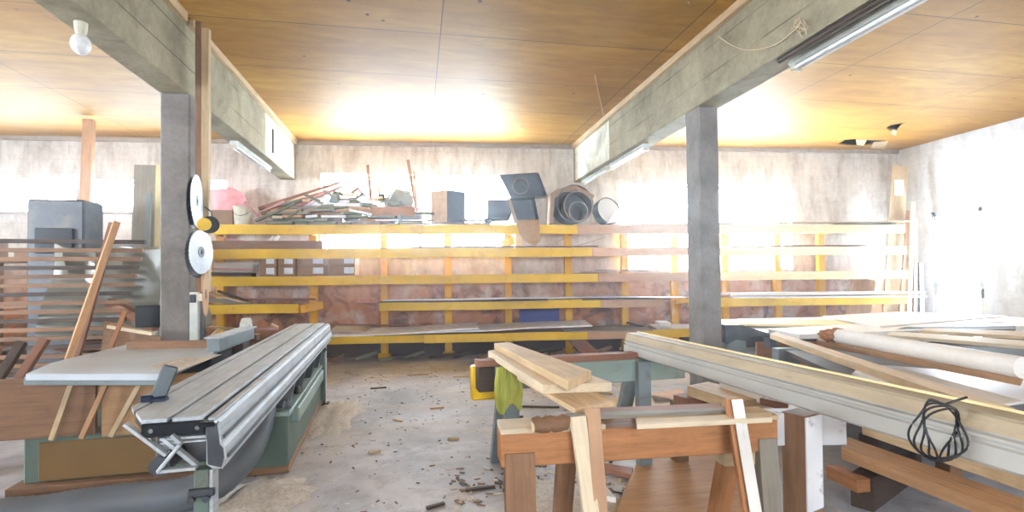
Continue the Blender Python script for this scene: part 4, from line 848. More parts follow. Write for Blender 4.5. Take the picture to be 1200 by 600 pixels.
# bench behind the rack with odds and ends
t_ = thing('work_bench', 'long wooden bench loaded with boards below the left window', 'bench', (-5.4, 8.2, 0))
plank('bench_top', (-7.6, 8.4, 1.75), (-3.9, 8.2, 1.75), .6, .06, 'brown', t_)
for xx in (-7.4, -5.9, -4.1):
    for yy in (8.1, 8.55): plank('leg', (xx, yy, 0), (xx, yy, 1.69), .08, .08, 'brown', t_, up=(0, -1, 0), top=False)
plank('lower_shelf', (-7.5, 8.35, 1.1), (-4.0, 8.25, 1.1), .55, .04, 'brown', t_)
tag(plank('beam_timber', (-5.0, 8.1, 1.96), (-3.9, 8.05, 1.96), .2, .2, 'greyw'), 'thick grey timber lying on the bench end under the window', 'board')
rr = random.Random(3)
for k in range(9):
    xx = -7.2 + k * .3 + rr.uniform(-.05, .05); h_ = rr.uniform(.1, .3); m_ = rr.choice(['brown', 'tan', 'dsteel', 'greyw', 'bluegrey']); w_ = rr.uniform(.1, .2)
    bm = bmesh.new(); bbox(bm, (xx, 8.25, 1.755 + h_ / 2), (w_, .2, h_), bev=.008); tag(link('block', bm, m_), 'small block standing in the row on the bench under the left window', 'block', 'blocks on the left bench')
# stuff below: panels leaning behind the saw table
def poly(name, pts, thv, mat, label, cat='board'):
    bm = bmesh.new(); prism(bm, pts, thv); c_ = sum(pts, V()) / len(pts); 
    for v_ in bm.verts: v_.co -= c_
    return tag(link(name, bm, mat, mw=Matrix.Translation(c_)), label, cat)
pp = [onY(106, 470, 4.95), onY(122, 376, 5.2), onY(148, 380, 5.2), onY(188, 395, 5.1), onY(190, 470, 4.95)]
for p_ in (pp[0], pp[-1]): p_.z = .02
poly('panel', pp, (0, .02, 0), 'brown', 'brown panel with a slanting top leaning behind the cast saw table', 'panel')
tag(plank('slanting_lath', V((-2.75, 4.9, .3)), onY(147, 364, 4.95), .035, .02, 'orange', up=(0, -1, 0), top=False), 'thin orange lath leaning on the brown panel', 'lath')
for xx, yy0, hh_, mm_, ll_ in ((-2.75, 3.72, .0, 'brown', 'brown board standing on edge under the cast table, left one'), (-2.02, 3.78, .02, 'tan', 'tan board standing on edge under the cast table, right one')): tag(plank('stored_board', (xx, yy0, .80 - hh_), (xx + .7, yy0 + .05, .80 - hh_), .03, .38, mm_), ll_, 'board')
for k in range(3): tag(plank('leaning_stick', (-2.2 + .16 * k, 3.6, .44), (-2.12 + .2 * k, 3.66, .80), .03, .02, ['pine', 'tan', 'pine'][k], up=(0, -1, 0), top=False), 'thin stick leaning under the front edge of the cast table', 'stick', 'sticks under the cast table')
tag(plank('slanting_lath', onY(131, 380, 5.1) + V((0, -.04, 0)), onY(183, 391, 5.0) + V((0, -.04, .02)), .05, .03, 'pale', up=(0, 0, 1)), 'pale lath lying along the top edge of the brown panel', 'lath')
bm = bmesh.new(); q = onY(180, 370, 5.9); bbox(bm, q, (.26, .2, .22), bev=.01); o = link('black_crate', bm, 'blackbox'); tag(o, 'small black box behind the pillar on the left', 'box')
tag(plank('stacked_plank', onY(130, 350, 6.0), onY(186, 378, 5.9), .1, .1, 'rust', up=(0, 0, 1)), 'reddish brown plank slanting below the grey sheeting', 'board')
tag(plank('low_board', (-3.0, 4.4, .42), (-1.9, 4.75, .42), .3, .04, 'rust'), 'reddish board lying low behind the saw body', 'board') if 0 else None
for k in range(6):
    tag(plank('dark_batten', (-3.9 + k * .13, 4.35, .02), (-3.75 + k * .16, 4.75, .85 + .02 * k), .06, .05, ['brown', 'dark', 'rust'][k % 3], up=(0, -1, 0), top=False), 'brown batten leaning in the row left of the saw body', 'batten', 'battens left of the saw body')

# small items behind the sliding table, on the floor under rack at left
tag(plank('scrap_lath', onZ(246, 383, .9) * 1, onZ(284, 385, .9), .05, .02, 'pine'), 'x', 'lath') if 0 else None
for k, (a_, b_, m_) in enumerate((((245, 383), (283, 386), 'pine'), ((248, 393), (258, 384), 'pale'), ((300, 386), (326, 385), 'pink'), ((262, 389), (300, 388), 'brown'), ((318, 380), (326, 384), 'redtan'))):
    tag(plank('lath', onY(*a_, 5.6), onY(*b_, 5.6), .04, .02, m_, top=False), ['thin pine lath sticking up behind the rip fence', 'short pale lath crossing the pine one behind the rip fence', 'pinkish lath behind the blade guard', 'brown lath lying behind the rip fence', 'small reddish wedge behind the sliding table'][k], 'lath')
t_ = thing('side_trestle', 'low brown trestle behind the saw that holds loose laths', 'trestle', (-1.9, 5.6, 0))
plank('top_bar', (-2.07, 5.62, .855), (-1.6, 5.62, .855), .12, .06, 'brown', t_)
for xx in (-2.02, -1.68):
    for s_ in (-1, 1): plank('leg', (xx, 5.62 + s_ * .22, 0), (xx, 5.62 + s_ * .03, .8), .05, .05, 'brown', t_, up=(1, 0, 0), top=False)

# ------------------------------------------------------------------ centre: trestles and planks
def trestle(name, label, A, B, h, w, mats, legx, splay=.16, legw=.1, legmat=None):
    """A,B: ends of the top centre line"""
    t_ = thing(name, label, 'trestle', (A + B) / 2 * 1); t_.location.z = 0
    plank('top_beam', A, B, w, h, mats, t_, bev=.006)
    d = (B - A).normalized(); n = V((-d.y, d.x, 0))
    for s_ in legx:
        c_ = A + d * s_
        for sg in (-1, 1):
            f_ = c_ + n * (sg * (w / 2 + splay)); f_.z = 0; g_ = c_ + n * (sg * (w / 2 - .0)); g_.z = A.z - .02
            plank('leg', f_, g_ - V((0, 0, h * .5)), legw, .05, legmat or mats, t_, up=tuple(n * sg), top=False)
    return t_
# back green trestle
A = onZ(563, 431, .8); B = onZ(803, 418, .8); d = (B - A).normalized()
t_ = thing('green_trestle', 'grey-green painted trestle with rusty-brown strip on top', 'trestle', (A + B) / 2); t_.location.z = 0
n = V((-d.y, d.x, 0)); off = n * .06
plank('top_beam', A + off, B + off, .12, .16, 'ltgreen', t_, bev=.006)
plank('end_block', A + off - d * .012, A + off + d * .1, .125, .165, 'dark', t_, bev=.004)
plank('wooden_strip', A + off + V((0, 0, .045)) - d * .02, B + off + V((0, 0, .045)) - d * .3, .1, .044, 'rust', t_)
for px_ in (593, 768):
    c_ = onZ(px_, 436, .74); s_ = (c_ - A).dot(d); c_ = A + d * s_
    plank('leg', V((c_.x, c_.y, 0)) - n * .02, V((c_.x, c_.y, .79)) - n * .02, .1, .06, 'bluegrey', t_, up=tuple(n), top=False)
    plank('leg', V((c_.x, c_.y, 0)) + n * .45, V((c_.x, c_.y, .68)) + n * .15, .1, .06, 'bluegrey', t_, up=tuple(n), top=False)
plank('cross_brace', A + d * .15 + off - V((0, 0, .5)), B - d * .3 + off - V((0, 0, .5)), .04, .08, 'ltgreen', t_)
# yellow pad and plastic film on it
bm = bmesh.new(); q = A - n * .0 + d * .0; T = frame(A - d * .035 + n * .17, A + d * .14 + n * .17); bbox(bm, (0, 0, -.13), (.18, .08, .24), T, bev=.012)
tag(link('yellow_pad', bm, 'yellowp'), 'yellow pad wrapped round the end of the green trestle', 'pad')
bm = bmesh.new(); nU, nV = 60, 40; G = []
c0 = onZ(593, 428, .84) - n * .0; 
for j in range(nV + 1):
    row_ = []
    for i in range(nU + 1):
        a_ = i / nU; v__ = j / nV; wdt = .15 * (1 + .25 * sin(pi * v__)) ; fx = (a_ - .5) * wdt
        dep = .03 + .016 * noise.noise(V((a_ * 9, v__ * 1.2, 0))) * 2 + .02 * noise.noise(V((a_ * 4, v__ * 4, 3)))
        p_ = c0 + d * fx - n * (.02 + dep + .02 * sin(pi * v__)) - V((0, 0, v__ * .27 * (1 + .12 * sin(a_ * 7))))
        row_.append(bm.verts.new(p_))
    G.append(row_)
for j in range(nV):
    for i in range(nU): bm.faces.new((G[j][i], G[j][i + 1], G[j + 1][i + 1], G[j + 1][i]))
bmesh.ops.solidify(bm, geom=bm.faces[:], thickness=.0025)
tag(link('plastic_film', bm, 'bag', None, True), 'crumpled yellow-green plastic film hanging on the green trestle', 'plastic bag')
# front brown trestle
A = onZ(587, 503, .8); B = onZ(912, 486, .8); d = (B - A).normalized(); n = V((-d.y, d.x, 0)); off = n * .07
t_ = thing('brown_trestle', 'orange-brown timber trestle in front with pale end legs', 'trestle', (A + B) / 2); t_.location.z = 0
plank('top_beam', A + off - V((0, 0, .02)), B + off - V((0, 0, .02)), .14, .135, 'orange', t_, bev=.006)
plank('top_board', A + off - d * .0, A + off + d * .43, .15, .022, 'pale', t_); plank('top_board', A + off + d * .6, B + off, .15, .02, 'pine', t_)
L_ = (B - A).length
for s_, m_, w_ in ((.075, 'brown', .12), (L_ - .055, 'greyw', .085)):
    c_ = A + d * s_
    o = plank('leg', V((c_.x, c_.y, 0)) - n * .035, V((c_.x, c_.y, .70)) + n * .02, w_, .06, m_, t_, up=tuple(-n), top=False)
for s_, m_, w_ in ((.30, 'brown', .08), (L_ - .14, 'orange', .09)):
    c_ = A + d * s_
    plank('leg', V((c_.x, c_.y, 0)) + n * .34, V((c_.x, c_.y, .69)) + n * .12, w_, .05, m_, t_, up=tuple(n), top=False)
c_ = A + d * (L_ - .12); plank('end_block', c_ - d * .12 + off - V((0, 0, .155)), c_ + d * .1 + off - V((0, 0, .155)), .1, .06, 'pine', t_)
# right trestle: thick post with flaking white paint and white crossbeam
t_ = thing('white_trestle', 'heavy trestle with flaking white paint right of the brown one', 'trestle', (1.9, 2.2, 0))
c_ = onZ(950, 487, .77); 
plank('post', V((c_.x, c_.y + .06, 0)), V((c_.x, c_.y + .06, .77)), .125, .11, 'brown', t_, up=(.35, -1, 0), top=False)
bm = bmesh.new(); TT = frame(V((c_.x, c_.y + .06, 0)), V((c_.x, c_.y + .06, .77)), (.35, -1, 0)); bbox(bm, (.17, 0, .0575), (.42, .122, .006), TT); 
link('painted_side', bm, 'whitep', t_)
a_ = onZ(905, 486, .765) + V((0, .07, 0)); b_ = onZ(1006, 487, .765) + V((0, .1, 0)); plank('crossbeam', a_, b_, .09, .15, 'whitep', t_, bev=.004)
plank('post', V((c_.x + .75, c_.y + .9, 0)), V((c_.x + .7, c_.y + .9, .74)), .12, .1, 'whitep', t_, up=(-.3, -1, 0), top=False)
plank('long_brace', V((c_.x + .02, c_.y + .13, .7)), V((c_.x + .7, c_.y + .92, .7)), .07, .09, 'whitep', t_)
plank('post', V((c_.x - .02, c_.y + .42, 0)), V((c_.x - .02, c_.y + .40, .7)), .09, .07, 'tan', t_, up=(-.3, -1, 0), top=False)
# planks laid from the front trestle to the green one
def quadplank(name, px4, z, th, mat, label, cat='board', dz=None):
    """board whose top face has the four picked corners at height z"""
    pts = [onZ(x, y, z if dz is None else z + dz[i]) for i, (x, y) in enumerate(px4)]
    c0 = (pts[0] + pts[1]) / 2; c1 = (pts[2] + pts[3]) / 2; T = frame(c0, c1); Ti = T.inverted()
    bm = bmesh.new(); prism(bm, [Ti @ p_ for p_ in pts], (0, 0, -th)); bmesh.ops.bevel(bm, geom=bm.edges[:], offset=.0025, segments=1, affect='EDGES')
    return tag(link(name, bm, mat, mw=T), label, cat)
quadplank('plank', [(579, 402), (597, 401), (693, 434), (666, 447)], .925, .045, 'pine', 'thick pine plank on top of the pile between the two trestles')
quadplank('plank', [(572, 411), (600, 406), (717, 448), (636, 451)], .878, .045, 'pale', 'pale wider plank directly beneath the thick pine plank')
quadplank('plank', [(606, 440), (650, 436), (722, 470), (674, 479)], .83, .025, 'pine', 'pine plank lowest in the pile on the front trestle')
quadplank('thin_strip', [(662, 484), (664, 489), (873, 480), (873, 476)], .835, .016, 'greyw', 'long thin grey strip lying along the top of the front trestle')
quadplank('thin_strip', [(694, 478), (694, 484), (845, 478), (845, 472)], .83, .012, 'rust', 'thin reddish strip behind the long grey strip')
quadplank('thin_strip', [(655, 483), (655, 488), (744, 484), (744, 479)], .822, .018, 'pale', 'pale short strip just behind the long grey strip') if 0 else None
quadplank('batten', [(745, 489), (746, 497), (905, 489), (905, 483)], .825, .022, 'pale', 'pale batten lying flat on the front trestle, right half')
# short log
t_ = thing('log', 'short rough log lying across the front trestle', 'log', onZ(655, 492, .83)); a_ = onZ(627, 494, .86) + n * .04; b_ = onZ(668, 491, .86) + n * .04; a_.z = b_.z = .835
bm = bmesh.new(); tube(bm, [a_ + (b_ - a_) * k / 8 + V((0, 0, .004 * sin(k * 2))) for k in range(9)], [.028, .031, .029, .032, .03, .031, .03, .032, .029], 14); link('trunk', bm, 'brown', t_, True)
bm = bmesh.new(); dd = (b_ - a_).normalized(); tube(bm, [a_ - dd * .002, a_ + dd * .001], .026, 14); link('cut_end', bm, 'pine', t_)
# boards leaning on the front trestle
def leanboard(top, bot, w, t, mat, label, yoff, up=(0, -1, 0)):
    p1 = onY(*top, yoff[0]); p0 = onY(*bot, yoff[1]); dd = p1 - p0; p0 = p1 - dd * (p1.z / dd.z) * 1.0; p0.z = 0
    return tag(plank('leaning_board', p0, p1, w, t, mat, up=up, top=False), label, 'board')
YB = onZ(690, 498, .8).y - .03
leanboard((677, 488), (692, 600), .062, .03, 'pale', 'pale board leaning on the front trestle, left one of the pair', (YB, YB - .1))
leanboard((694, 478), (703, 600), .055, .03, 'redtan', 'pinkish board leaning on the front trestle, right one of the pair', (YB, YB - .1))
YB2 = onZ(858, 490, .8).y - .04
leanboard((858, 467), (880, 600), .06, .045, 'orange', 'narrow orange board with a white front leaning on the trestle', (YB2, YB2 - .1), up=(-.35, -1, 0))
p1 = onY(860, 467, YB2 - .02); p0 = onY(882, 600, YB2 - .12); dd = p1 - p0; p0 = p1 - dd * (p1.z / dd.z); p0.z = 0
tag(plank('white_lath', p0 + V((.005, -.014, 0)), p1 + V((.005, -.014, 0)), .05, .006, 'white', up=(0, -1, 0), top=False), 'white lath on the front of the narrow orange board', 'lath')

# long moulded beam
a_ = onZ(735, 391, .96); b_ = onZ(1100, 474, .96); d = (b_ - a_).normalized(); n = V((-d.y, d.x, 0)); b_ = b_ + d * .55
T = frame(a_, b_); L_ = (b_ - a_).length
# local x along, local y = left of travel; the visible side faces -y after travel toward the camera
bm = bmesh.new(); sgn = 1
pf = [(0, 0), (-.085, 0), (-.085, -.12), (-.07, -.15), (.02, -.15), (.03, -.14), (.03, -.085), (.018, -.08), (.018, -.07), (.028, -.066), (.028, -.055), (.014, -.05), (.014, -.04), (.0, -.03)]
vis = -1 if (T.to_3x3() @ V((0, 1, 0))).x > 0 else 1
prism(bm, [V((-L_ / 2, vis * y, z)) for y, z in pf], (L_, 0, 0))
tm = thing('long_moulding', 'long grey-white grooved moulding laid diagonally over the trestles', 'moulding', (a_ + b_) / 2)
link('profile', bm, 'moulding', tm, mw=T); bm = bmesh.new(); bbox(bm, (0, vis * -.04, .004), (L_, .094, .008)); link('top_face', bm, 'mband', tm, mw=T); bm = bmesh.new(); bbox(bm, (0, vis * -.086, .011), (L_, .008, .012)); link('pale_edge', bm, 'cream', tm, mw=T); bm = bmesh.new(); prism(bm, [V((-L_ / 2, vis * y, z)) for y, z in ((.0, -.001), (.006, -.001), (.02, -.044), (.01, -.044), (0, -.03))], (L_, 0, 0)); link('upper_band', bm, 'mband', tm, mw=T)  # tan-grey of the top face carries its shade in the colour
# black coiled cable hanging on it
bm = bmesh.new(); cq = onZ(1112, 500, .93); 
q = onZ(1108, 478, .96) + (EYE - onZ(1108, 478, .96)).normalized() * .1; q.z = .9
for k in range(5):
    r0 = .078 + .003 * k; pts = [q + V((r0 * cos(u) * .9, .01 * k + .015 * sin(3 * u + k) - .0, r0 * 1.05 * sin(u))) + V((0, .25 * 0, 0)) for u in [2 * pi * i / 40 for i in range(41)]]; tube(bm, pts, .0035, 6, False)
tube(bm, [q + V((0, .02, .08)), q + V((.12, .03, .1))], .004, 6)
cob = link('cable_coil', bm, 'black', None, True); tag(cob, 'black coiled cable hanging on the end of the long moulding', 'cable')

# ------------------------------------------------------------------ right side: tables loaded with boards
def tbl(name, label, pts, z, th, mat, legs, lm):
    bm = bmesh.new(); t_ = thing(name, label, 'table', sum(pts, V()) / len(pts)); t_.location.z = 0
    prism(bm, [V((p_.x, p_.y, z - th)) for p_ in pts], (0, 0, th)); link('table_top', bm, mat, t_)
    for (x, y) in legs:
        bm = bmesh.new(); bbox(bm, (x, y, (z - th) / 2), (.12, .1, z - th), bev=.006); link('leg', bm, lm, t_)
    return t_
tbl('loading_table', 'broad white-topped table behind the pillar at the right', [V((3.95, 5.15, 0)), V((8.8, 4.95, 0)), V((8.8, 6.9, 0)), V((4.2, 7.1, 0))], .74, .05, 'sheet', [(4.25, 5.6), (6.6, 5.3), (8.6, 5.2), (8.6, 6.7), (4.5, 6.9)], 'bluegrey')
quadplank('white_sheet', [(964, 370), (1058, 365), (1180, 370), (1031, 382)], .82, .02, 'white', 'large white sheet on top at the far right table', 'sheet')
quadplank('board_slab', [(900, 385), (1110, 374), (1200, 382), (937, 392)], .80, .05, 'white', 'thick white slab lying crosswise in front of the large sheet', 'panel')
quadplank('board_slab', [(850, 379), (865, 373), (1002, 375), (1000, 381)], .79, .03, 'cream', 'cream slab lying on the table right of the pillar', 'panel')
# machine-like bracketed frame under the table
t_ = thing('roller_stand', 'dark cast stand with rounded openings behind the long moulding', 'stand', (4.1, 5.2, 0))
def ypoly(bm, pxs, Y, dy): prism(bm, [onY(x, y, Y) for x, y in pxs], (0, dy, 0))
bm = bmesh.new(); ypoly(bm, [(850, 381), (870, 381), (905, 392), (912, 394), (912, 410), (903, 408), (902, 397), (895, 394), (882, 394), (875, 399), (874, 412), (866, 411), (862, 398), (856, 402), (850, 402)], 5.0, .1); link('frame', bm, 'dsteel', t_)
bm = bmesh.new(); ypoly(bm, [(852, 404), (862, 398), (874, 400), (875, 420), (852, 420)], 4.98, .05); link('front_plate', bm, 'bluegrey', t_)
for xa, xb, Y in ((908, 933, 4.6),):
    bm = bmesh.new(); a_ = onY(xa, 408, Y); b_ = onY(xb, 408, Y); bbox(bm, ((a_.x + b_.x) / 2, Y, a_.z / 2), (b_.x - a_.x, .1, a_.z), bev=.006); link('leg', bm, 'bluegrey', t_)
bm = bmesh.new(); a_ = onY(856, 404, 5.05); bbox(bm, (a_.x, 5.05, .35), (.12, .1, .7), bev=.006); link('leg', bm, 'bluegrey', t_)
tag(plank('board_offcut', (3.9, 5.4, .62), (5.3, 5.1, .62), .03, .5, 'orange'), 'orange-brown panel standing under the table at the right', 'panel')
poly('board_offcut', [onY(934, 412, 4.75), onY(957, 410, 4.75), onY(957, 440, 4.75), onY(934, 440, 4.75)], (0, .02, 0), 'redtan', 'pinkish tan panel piece beside the blue-grey leg', 'panel')
# boards
quadplank('plank', [(902, 391), (910, 389), (1190, 478), (1182, 486)], .86, .045, 'pine', 'long pine board pointing toward the camera over the table edge', dz=[0, 0, 0, 0])
quadplank('plank', [(957, 398), (965, 396), (1200, 433), (1196, 442)], .81, .05, 'tan', 'tan board lying behind the long pine board')
quadplank('white_sheet', [(998, 437), (1060, 432), (1200, 470), (1130, 480)], .72, .015, 'white', 'white sheet lying low under the crossing boards at the right', 'sheet')
quadplank('white_sheet', [(1000, 436), (1010, 426), (1200, 440), (1200, 470)], .70, .015, 'sheet', 'grey-white sheet beneath the white one at the right', 'sheet')
t_ = thing('wrapped_roll', 'long white-wrapped roll with a brown torn end at the right', 'roll', onZ(1040, 405, .8)); a_ = onZ(984, 392, .88); b_ = onZ(1200, 428, .88); a_.z = b_.z = .865
bm = bmesh.new(); Pn = 24; tube(bm, [a_ + (b_ - a_) * k / Pn for k in range(Pn + 1)], [.062 * (1 + .02 * sin(k * 1.7)) for k in range(Pn + 1)], 18); link('wrapping', bm, 'white', t_, True)
bm = bmesh.new(); bmesh.ops.create_icosphere(bm, subdivisions=3, radius=1)
for v_ in bm.verts: k = 1 + .4 * noise.noise(v_.co * 3); v_.co = V((v_.co.x * .14 * k, v_.co.y * .08 * k, v_.co.z * .06 * k)) + a_ - (b_ - a_).normalized() * .06
link('torn_end', bm, 'orange', t_)
quadplank('plank', [(1036, 392), (1046, 388), (1200, 399), (1200, 405)], .83, .03, 'pale', 'pale board behind the wrapped roll')
quadplank('plank', [(1078, 387), (1085, 384), (1200, 388), (1200, 394)], .84, .03, 'pine', 'pine board behind the wrapped roll near the wall')
quadplank('plank', [(1050, 386), (1060, 383), (1190, 382), (1190, 386)], .80, .03, 'dark', 'dark board under the pine one near the wall')
t_ = thing('side_table', 'plain table carrying the white sheets at the far right', 'table', (6, 4.5, 0))
bm = bmesh.new(); prism(bm, [V((2.72, 2.5, .63)), V((5.6, 2.3, .63)), V((6.9, 2.9, .63)), V((6.9, 4.75, .63)), V((3.5, 4.4, .63))], (0, 0, .04)); link('table_top', bm, 'dark', t_)
for x, y in ((3.35, 2.75), (5.5, 2.5), (6.7, 3.1), (6.7, 4.6), (3.75, 4.2)):
    bm = bmesh.new(); bbox(bm, (x, y, .315), (.1, .1, .63), bev=.005); link('leg', bm, 'brown', t_)
# low stack of thick planks, lower right
def stack(px4, z, th, mat, label): return quadplank('thick_plank', px4, z, th, mat, label)
stack([(1010, 497), (1014, 470), (1200, 515), (1200, 560)], .42, .065, 'pine', 'thick tan plank uppermost in the low stack at the right')
stack([(986, 525), (994, 512), (1200, 584), (1200, 606)], .31, .07, 'tan', 'thick brown plank second in the low stack at the right')
stack([(1000, 540), (1040, 520), (1200, 580), (1200, 640)], .18, .09, 'pine', 'thick plank at the bottom of the low stack at the right') if 0 else None
tag(plank('short_block', onZ(975, 545, .2), onZ(1012, 562, .2), .09, .075, 'orange'), 'short orange block below the low stack of planks', 'block')
t_ = [tag(plank('bearer', V((x, y, .2)) - V((.3, .1, 0)), V((x, y, .2)) + V((.5, .3, 0)), .12, .2, 'dark'), lab, 'bearer') for x, y, lab in ((2.9, 2.75, 'dark bearer under the near end of the low plank stack'), (3.6, 3.4, 'dark bearer under the far end of the low plank stack'))]
# things between the trestles
quadplank('thick_plank', [(805, 452), (830, 447), (905, 466), (862, 470)], .62, .07, 'pine', 'short thick pine plank behind the front trestle by the pillar')
quadplank('plank', [(843, 447), (850, 443), (908, 461), (905, 466)], .66, .06, 'white', 'white batten beside the short thick plank')
t_ = thing('low_stool', 'low brown timber stand under the short thick plank', 'stand', onZ(850, 470, 0))
q = onZ(845, 460, .55); plank('top_bar', q - V((.35, .05, 0)), q + V((.35, .12, 0)), .14, .08, 'rust', t_)
for s_ in (-.28, .28): plank('post', (q.x + s_, q.y + .1, 0), (q.x + s_, q.y + .1, .48), .1, .08, 'brown', t_, up=(0, -1, 0), top=False)
quadplank('plank', [(890, 466), (900, 462), (990, 480), (980, 486)], .70, .04, 'rust', 'reddish board under the long moulding near the white trestle')
# plywood sheet, leaning low behind the front trestle
poly('plywood_sheet', [onZ(722, 604, .01), onZ(748, 541, .03), onZ(884, 533, .03), onZ(905, 604, .01)], (0, 0, .02), 'tan', 'large tan plywood sheet lying on the floor behind the front trestle', 'sheet')
# sheets on the floor far centre
for k, (px4, m_, lab) in enumerate((([(690, 473), (745, 458), (800, 470), (740, 486)], 'pine', 'pale plywood offcut on the floor below the green trestle'), ([(800, 455), (760, 462), (770, 474), (805, 468)], 'redtan', 'small reddish sheet on the floor near the pillar'),
      ([(680, 543), (700, 541), (742, 548), (740, 556)], 'rust', 'short reddish batten on the floor between the trestles'), ([(706, 570), (709, 568), (722, 583), (705, 580)], 'white', 'small white paper scrap on the floor under the trestle'))):
    quadplank('floor_offcut', px4, .03 if k < 2 else .045, .02 if k < 2 else .035, m_, lab, 'offcut')

# floor: sawdust heaps, chips and scrap sticks
def heap(c, s, seed, label, mat='saw'):
    bm = bmesh.new(); bmesh.ops.create_grid(bm, x_segments=30, y_segments=30, size=1)
    for v_ in bm.verts:
        r_ = v_.co.length; an_ = atan2(v_.co.y, v_.co.x); r_ *= 1.15 + .9 * abs(noise.noise(V((cos(an_) * 1.6 + seed, sin(an_) * 1.6, 0)))) + .25 * noise.noise(V((cos(an_) * 6, sin(an_) * 6, seed))); h_ = max(0, 1 - r_ * r_) ; v_.co = V((v_.co.x * s[0], v_.co.y * s[1], -.004 + s[2] * h_ * (1 + .6 * noise.noise(V((v_.co.x * 3 + seed, v_.co.y * 3, 0)))) + .006 * h_ * noise.noise(V((v_.co.x * 14, v_.co.y * 14, seed)))))
    return tag(link('sawdust_heap', bm, M['saw'], None, True, Matrix.Translation(c)), label, 'sawdust', kind='stuff')
t = NT('sawdust'); v = t.coords(rnd=False); g = t.noise(v, 30, 5, .8); t.bsdf(t.ramp(g, [(.3, srgb(168, 158, 148)), (.5, srgb(204, 194, 182)), (.7, srgb(226, 218, 208))]), .95, bump=g, bstr=.6, bdist=.01, spec=.1); M['saw'] = t.m
heap((-1.02, 3.55, 0), (.42, .5, .07), 1, 'drift of sawdust at the foot of the green cabinet'); heap((-.85, 5.5, 0), (.35, 1.0, .05), 2, 'sawdust drift beside the far leg of the saw')
heap((-1.6, 2.9, 0), (.6, .3, .05), 3, 'sawdust drift under the dust hose'); heap((-.9, 2.8, 0), (.5, .35, .04), 6, 'sawdust drift by the near leg of the saw')
q_ = onZ(205, 425, .876); heap((q_.x, q_.y, .877), (.16, .35, .012), 8, 'thin drift of sawdust on the cast table beside the sliding table')
heap((.9, 3.1, 0), (.5, .5, .03), 4, 'sawdust drift between the two trestles')
rr = random.Random(17)
def chips(n, xr, yr, label, mats, smin, smax):
    bm = bmesh.new()
    for k in range(n * len(mats)):
        x, y = rr.uniform(*xr), rr.uniform(*yr); L = rr.uniform(smin, smax); a_ = rr.uniform(0, pi); nf = len(bm.faces)
        T = Matrix.Translation((x, y, .004)) @ Matrix.Rotation(a_, 4, 'Z') @ Matrix.Rotation(rr.uniform(-.15, .15), 4, 'Y'); bbox(bm, (0, 0, 0), (L, L * rr.uniform(.15, .6), .005), T)
        bm.faces.ensure_lookup_table()
        for f in bm.faces[nf:]: f.material_index = k % len(mats)
    tag(link('wood_chips', bm, mats), label, 'wood chips', kind='stuff')
chips(200, (-1.3, 2.6), (2.4, 8.3), 'pale and dark wood chips scattered over the middle of the floor', ['pale', 'brown', 'dark', 'pale'], .008, .04)
chips(110, (.2, 1.5), (2.3, 3.8), 'shavings on the floor under the front trestle', ['pale', 'brown', 'dark'], .01, .06)
sticks = [(.4, 3.4, .2, .1), (.62, 3.32, .16, -.2), (.7, 2.9, .22, .3), (.55, 2.75, .18, -.4), (.95, 2.8, .15, .8), (-.9, 3.1, .2, -.7), (-.35, 4.3, .1, .3), (.2, 5.6, .15, .1), (.9, 5.0, .3, .5), (1.3, 5.4, .4, -.3), (1.6, 6.2, .35, .2), (2.1, 5.9, .4, -.5),
          (-.5, 6.8, .2, .1), (.0, 7.6, .3, .05), (.6, 7.3, .22, -.1), (1.2, 7.0, .3, .3), (-.7, 2.9, .14, .9), (.1, 3.2, .12, .4), (-.2, 5.2, .12, -.8), (2.3, 3.9, .4, .6), (2.6, 4.4, .35, -.2), (3.4, 4.3, .5, .2), (1.35, 4.2, .25, 1.1), (.3, 4.5, .1, -.3)]
for x, y, L, a_ in sticks:
    dv = V((cos(a_), sin(a_), 0)) * L / 2; tag(plank('scrap_stick', V((x, y, .018)) - dv, V((x, y, .018)) + dv, .025, .018, rr.choice(['brown', 'tan', 'dark', 'pine'])), 'small stick of scrap wood lying on the dusty floor', 'scrap', 'scrap sticks on the floor')

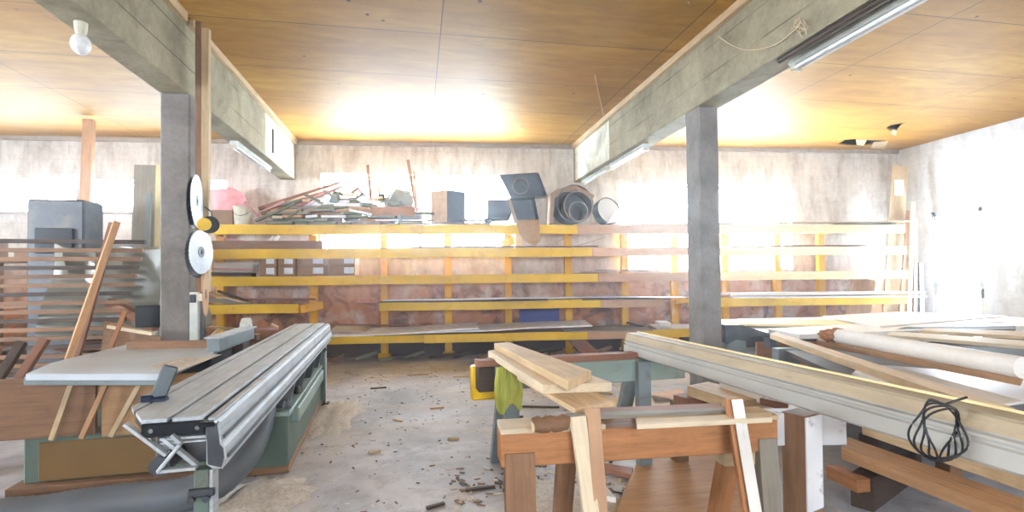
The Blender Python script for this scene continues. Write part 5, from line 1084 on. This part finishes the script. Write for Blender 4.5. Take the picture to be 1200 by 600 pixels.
# ------------------------------------------------------------------ daylight
w = bpy.data.worlds.new('world'); SC.world = w; w.use_nodes = True; nt = w.node_tree; bg = nt.nodes['Background']
bg.inputs[0].default_value = (.80, .90, 1.0, 1); bg.inputs[1].default_value = SKY
def portal(mw, sx_, sy_):
    ld = bpy.data.lights.new('daylight_portal', 'AREA'); ld.shape = 'RECTANGLE'; ld.size = sx_; ld.size_y = sy_; ld.cycles.is_portal = True
    o = bpy.data.objects.new('daylight_portal', ld); COL.objects.link(o); o.matrix_world = mw
RX = Matrix.Rotation(-pi / 2, 4, 'X')
for a_, b_, c_, d_ in kw: portal(wmat @ Matrix.Translation(((a_ + b_) / 2, .29, (c_ + d_) / 2)) @ RX, b_ - a_, d_ - c_)
for mwp, ops in ((rw, [(-YD1, -YD0, 0.0, 2.56)]), (fw, [(-6.8, -5.2, 1.9, 2.7), (-1.2, .6, 1.9, 2.7), (4.5, 6.3, 1.9, 2.7)]), (lw, [(2.0, 5.5, 1.5, 2.7)])):
    for a_, b_, c_, d_ in ops: portal(mwp @ Matrix.Translation(((a_ + b_) / 2, .29, (c_ + d_) / 2)) @ RX, b_ - a_, d_ - c_)
if HAZE:  # thin volume added to give the bloom around the bright windows
    bm = bmesh.new(); prism(bm, [(XL + .01, YF + .01, .01), (XR - .01, YF + .01, .01), (XR - .01, WB - KW * XR - .01, .01), (XL + .01, WB - KW * XL - .01, .01)], (0, 0, CZ - .03))
    hz = link('haze', bm, 'dark'); hz.data.materials.clear(); t = NT('glare_haze'); vs = t.n('ShaderNodeVolumeScatter'); vs.inputs['Density'].default_value = HAZE; vs.inputs['Anisotropy'].default_value = .82; vs.inputs['Color'].default_value = (1, 1, 1, 1)
    t.l(vs.outputs[0], t.out.inputs['Volume']); hz.data.materials.append(t.m); tag(hz, 'thin haze added through the whole workshop for the glare of the windows', 'haze', kind='stuff')
vsx = SC.view_settings; SC.display_settings.display_device = 'sRGB'; vsx.view_transform = 'Standard'; vsx.look = 'None'; vsx.exposure = EXPO; vsx.gamma = 1; vsx.use_curve_mapping = False
cy = SC.cycles; cy.use_denoising = True; cy.max_bounces = 10; cy.diffuse_bounces = 6; cy.glossy_bounces = 3; cy.transparent_max_bounces = 12; cy.volume_bounces = 0; cy.sample_clamp_indirect = 8; cy.caustics_reflective = False; cy.caustics_refractive = False
cy.volume_step_rate = 4
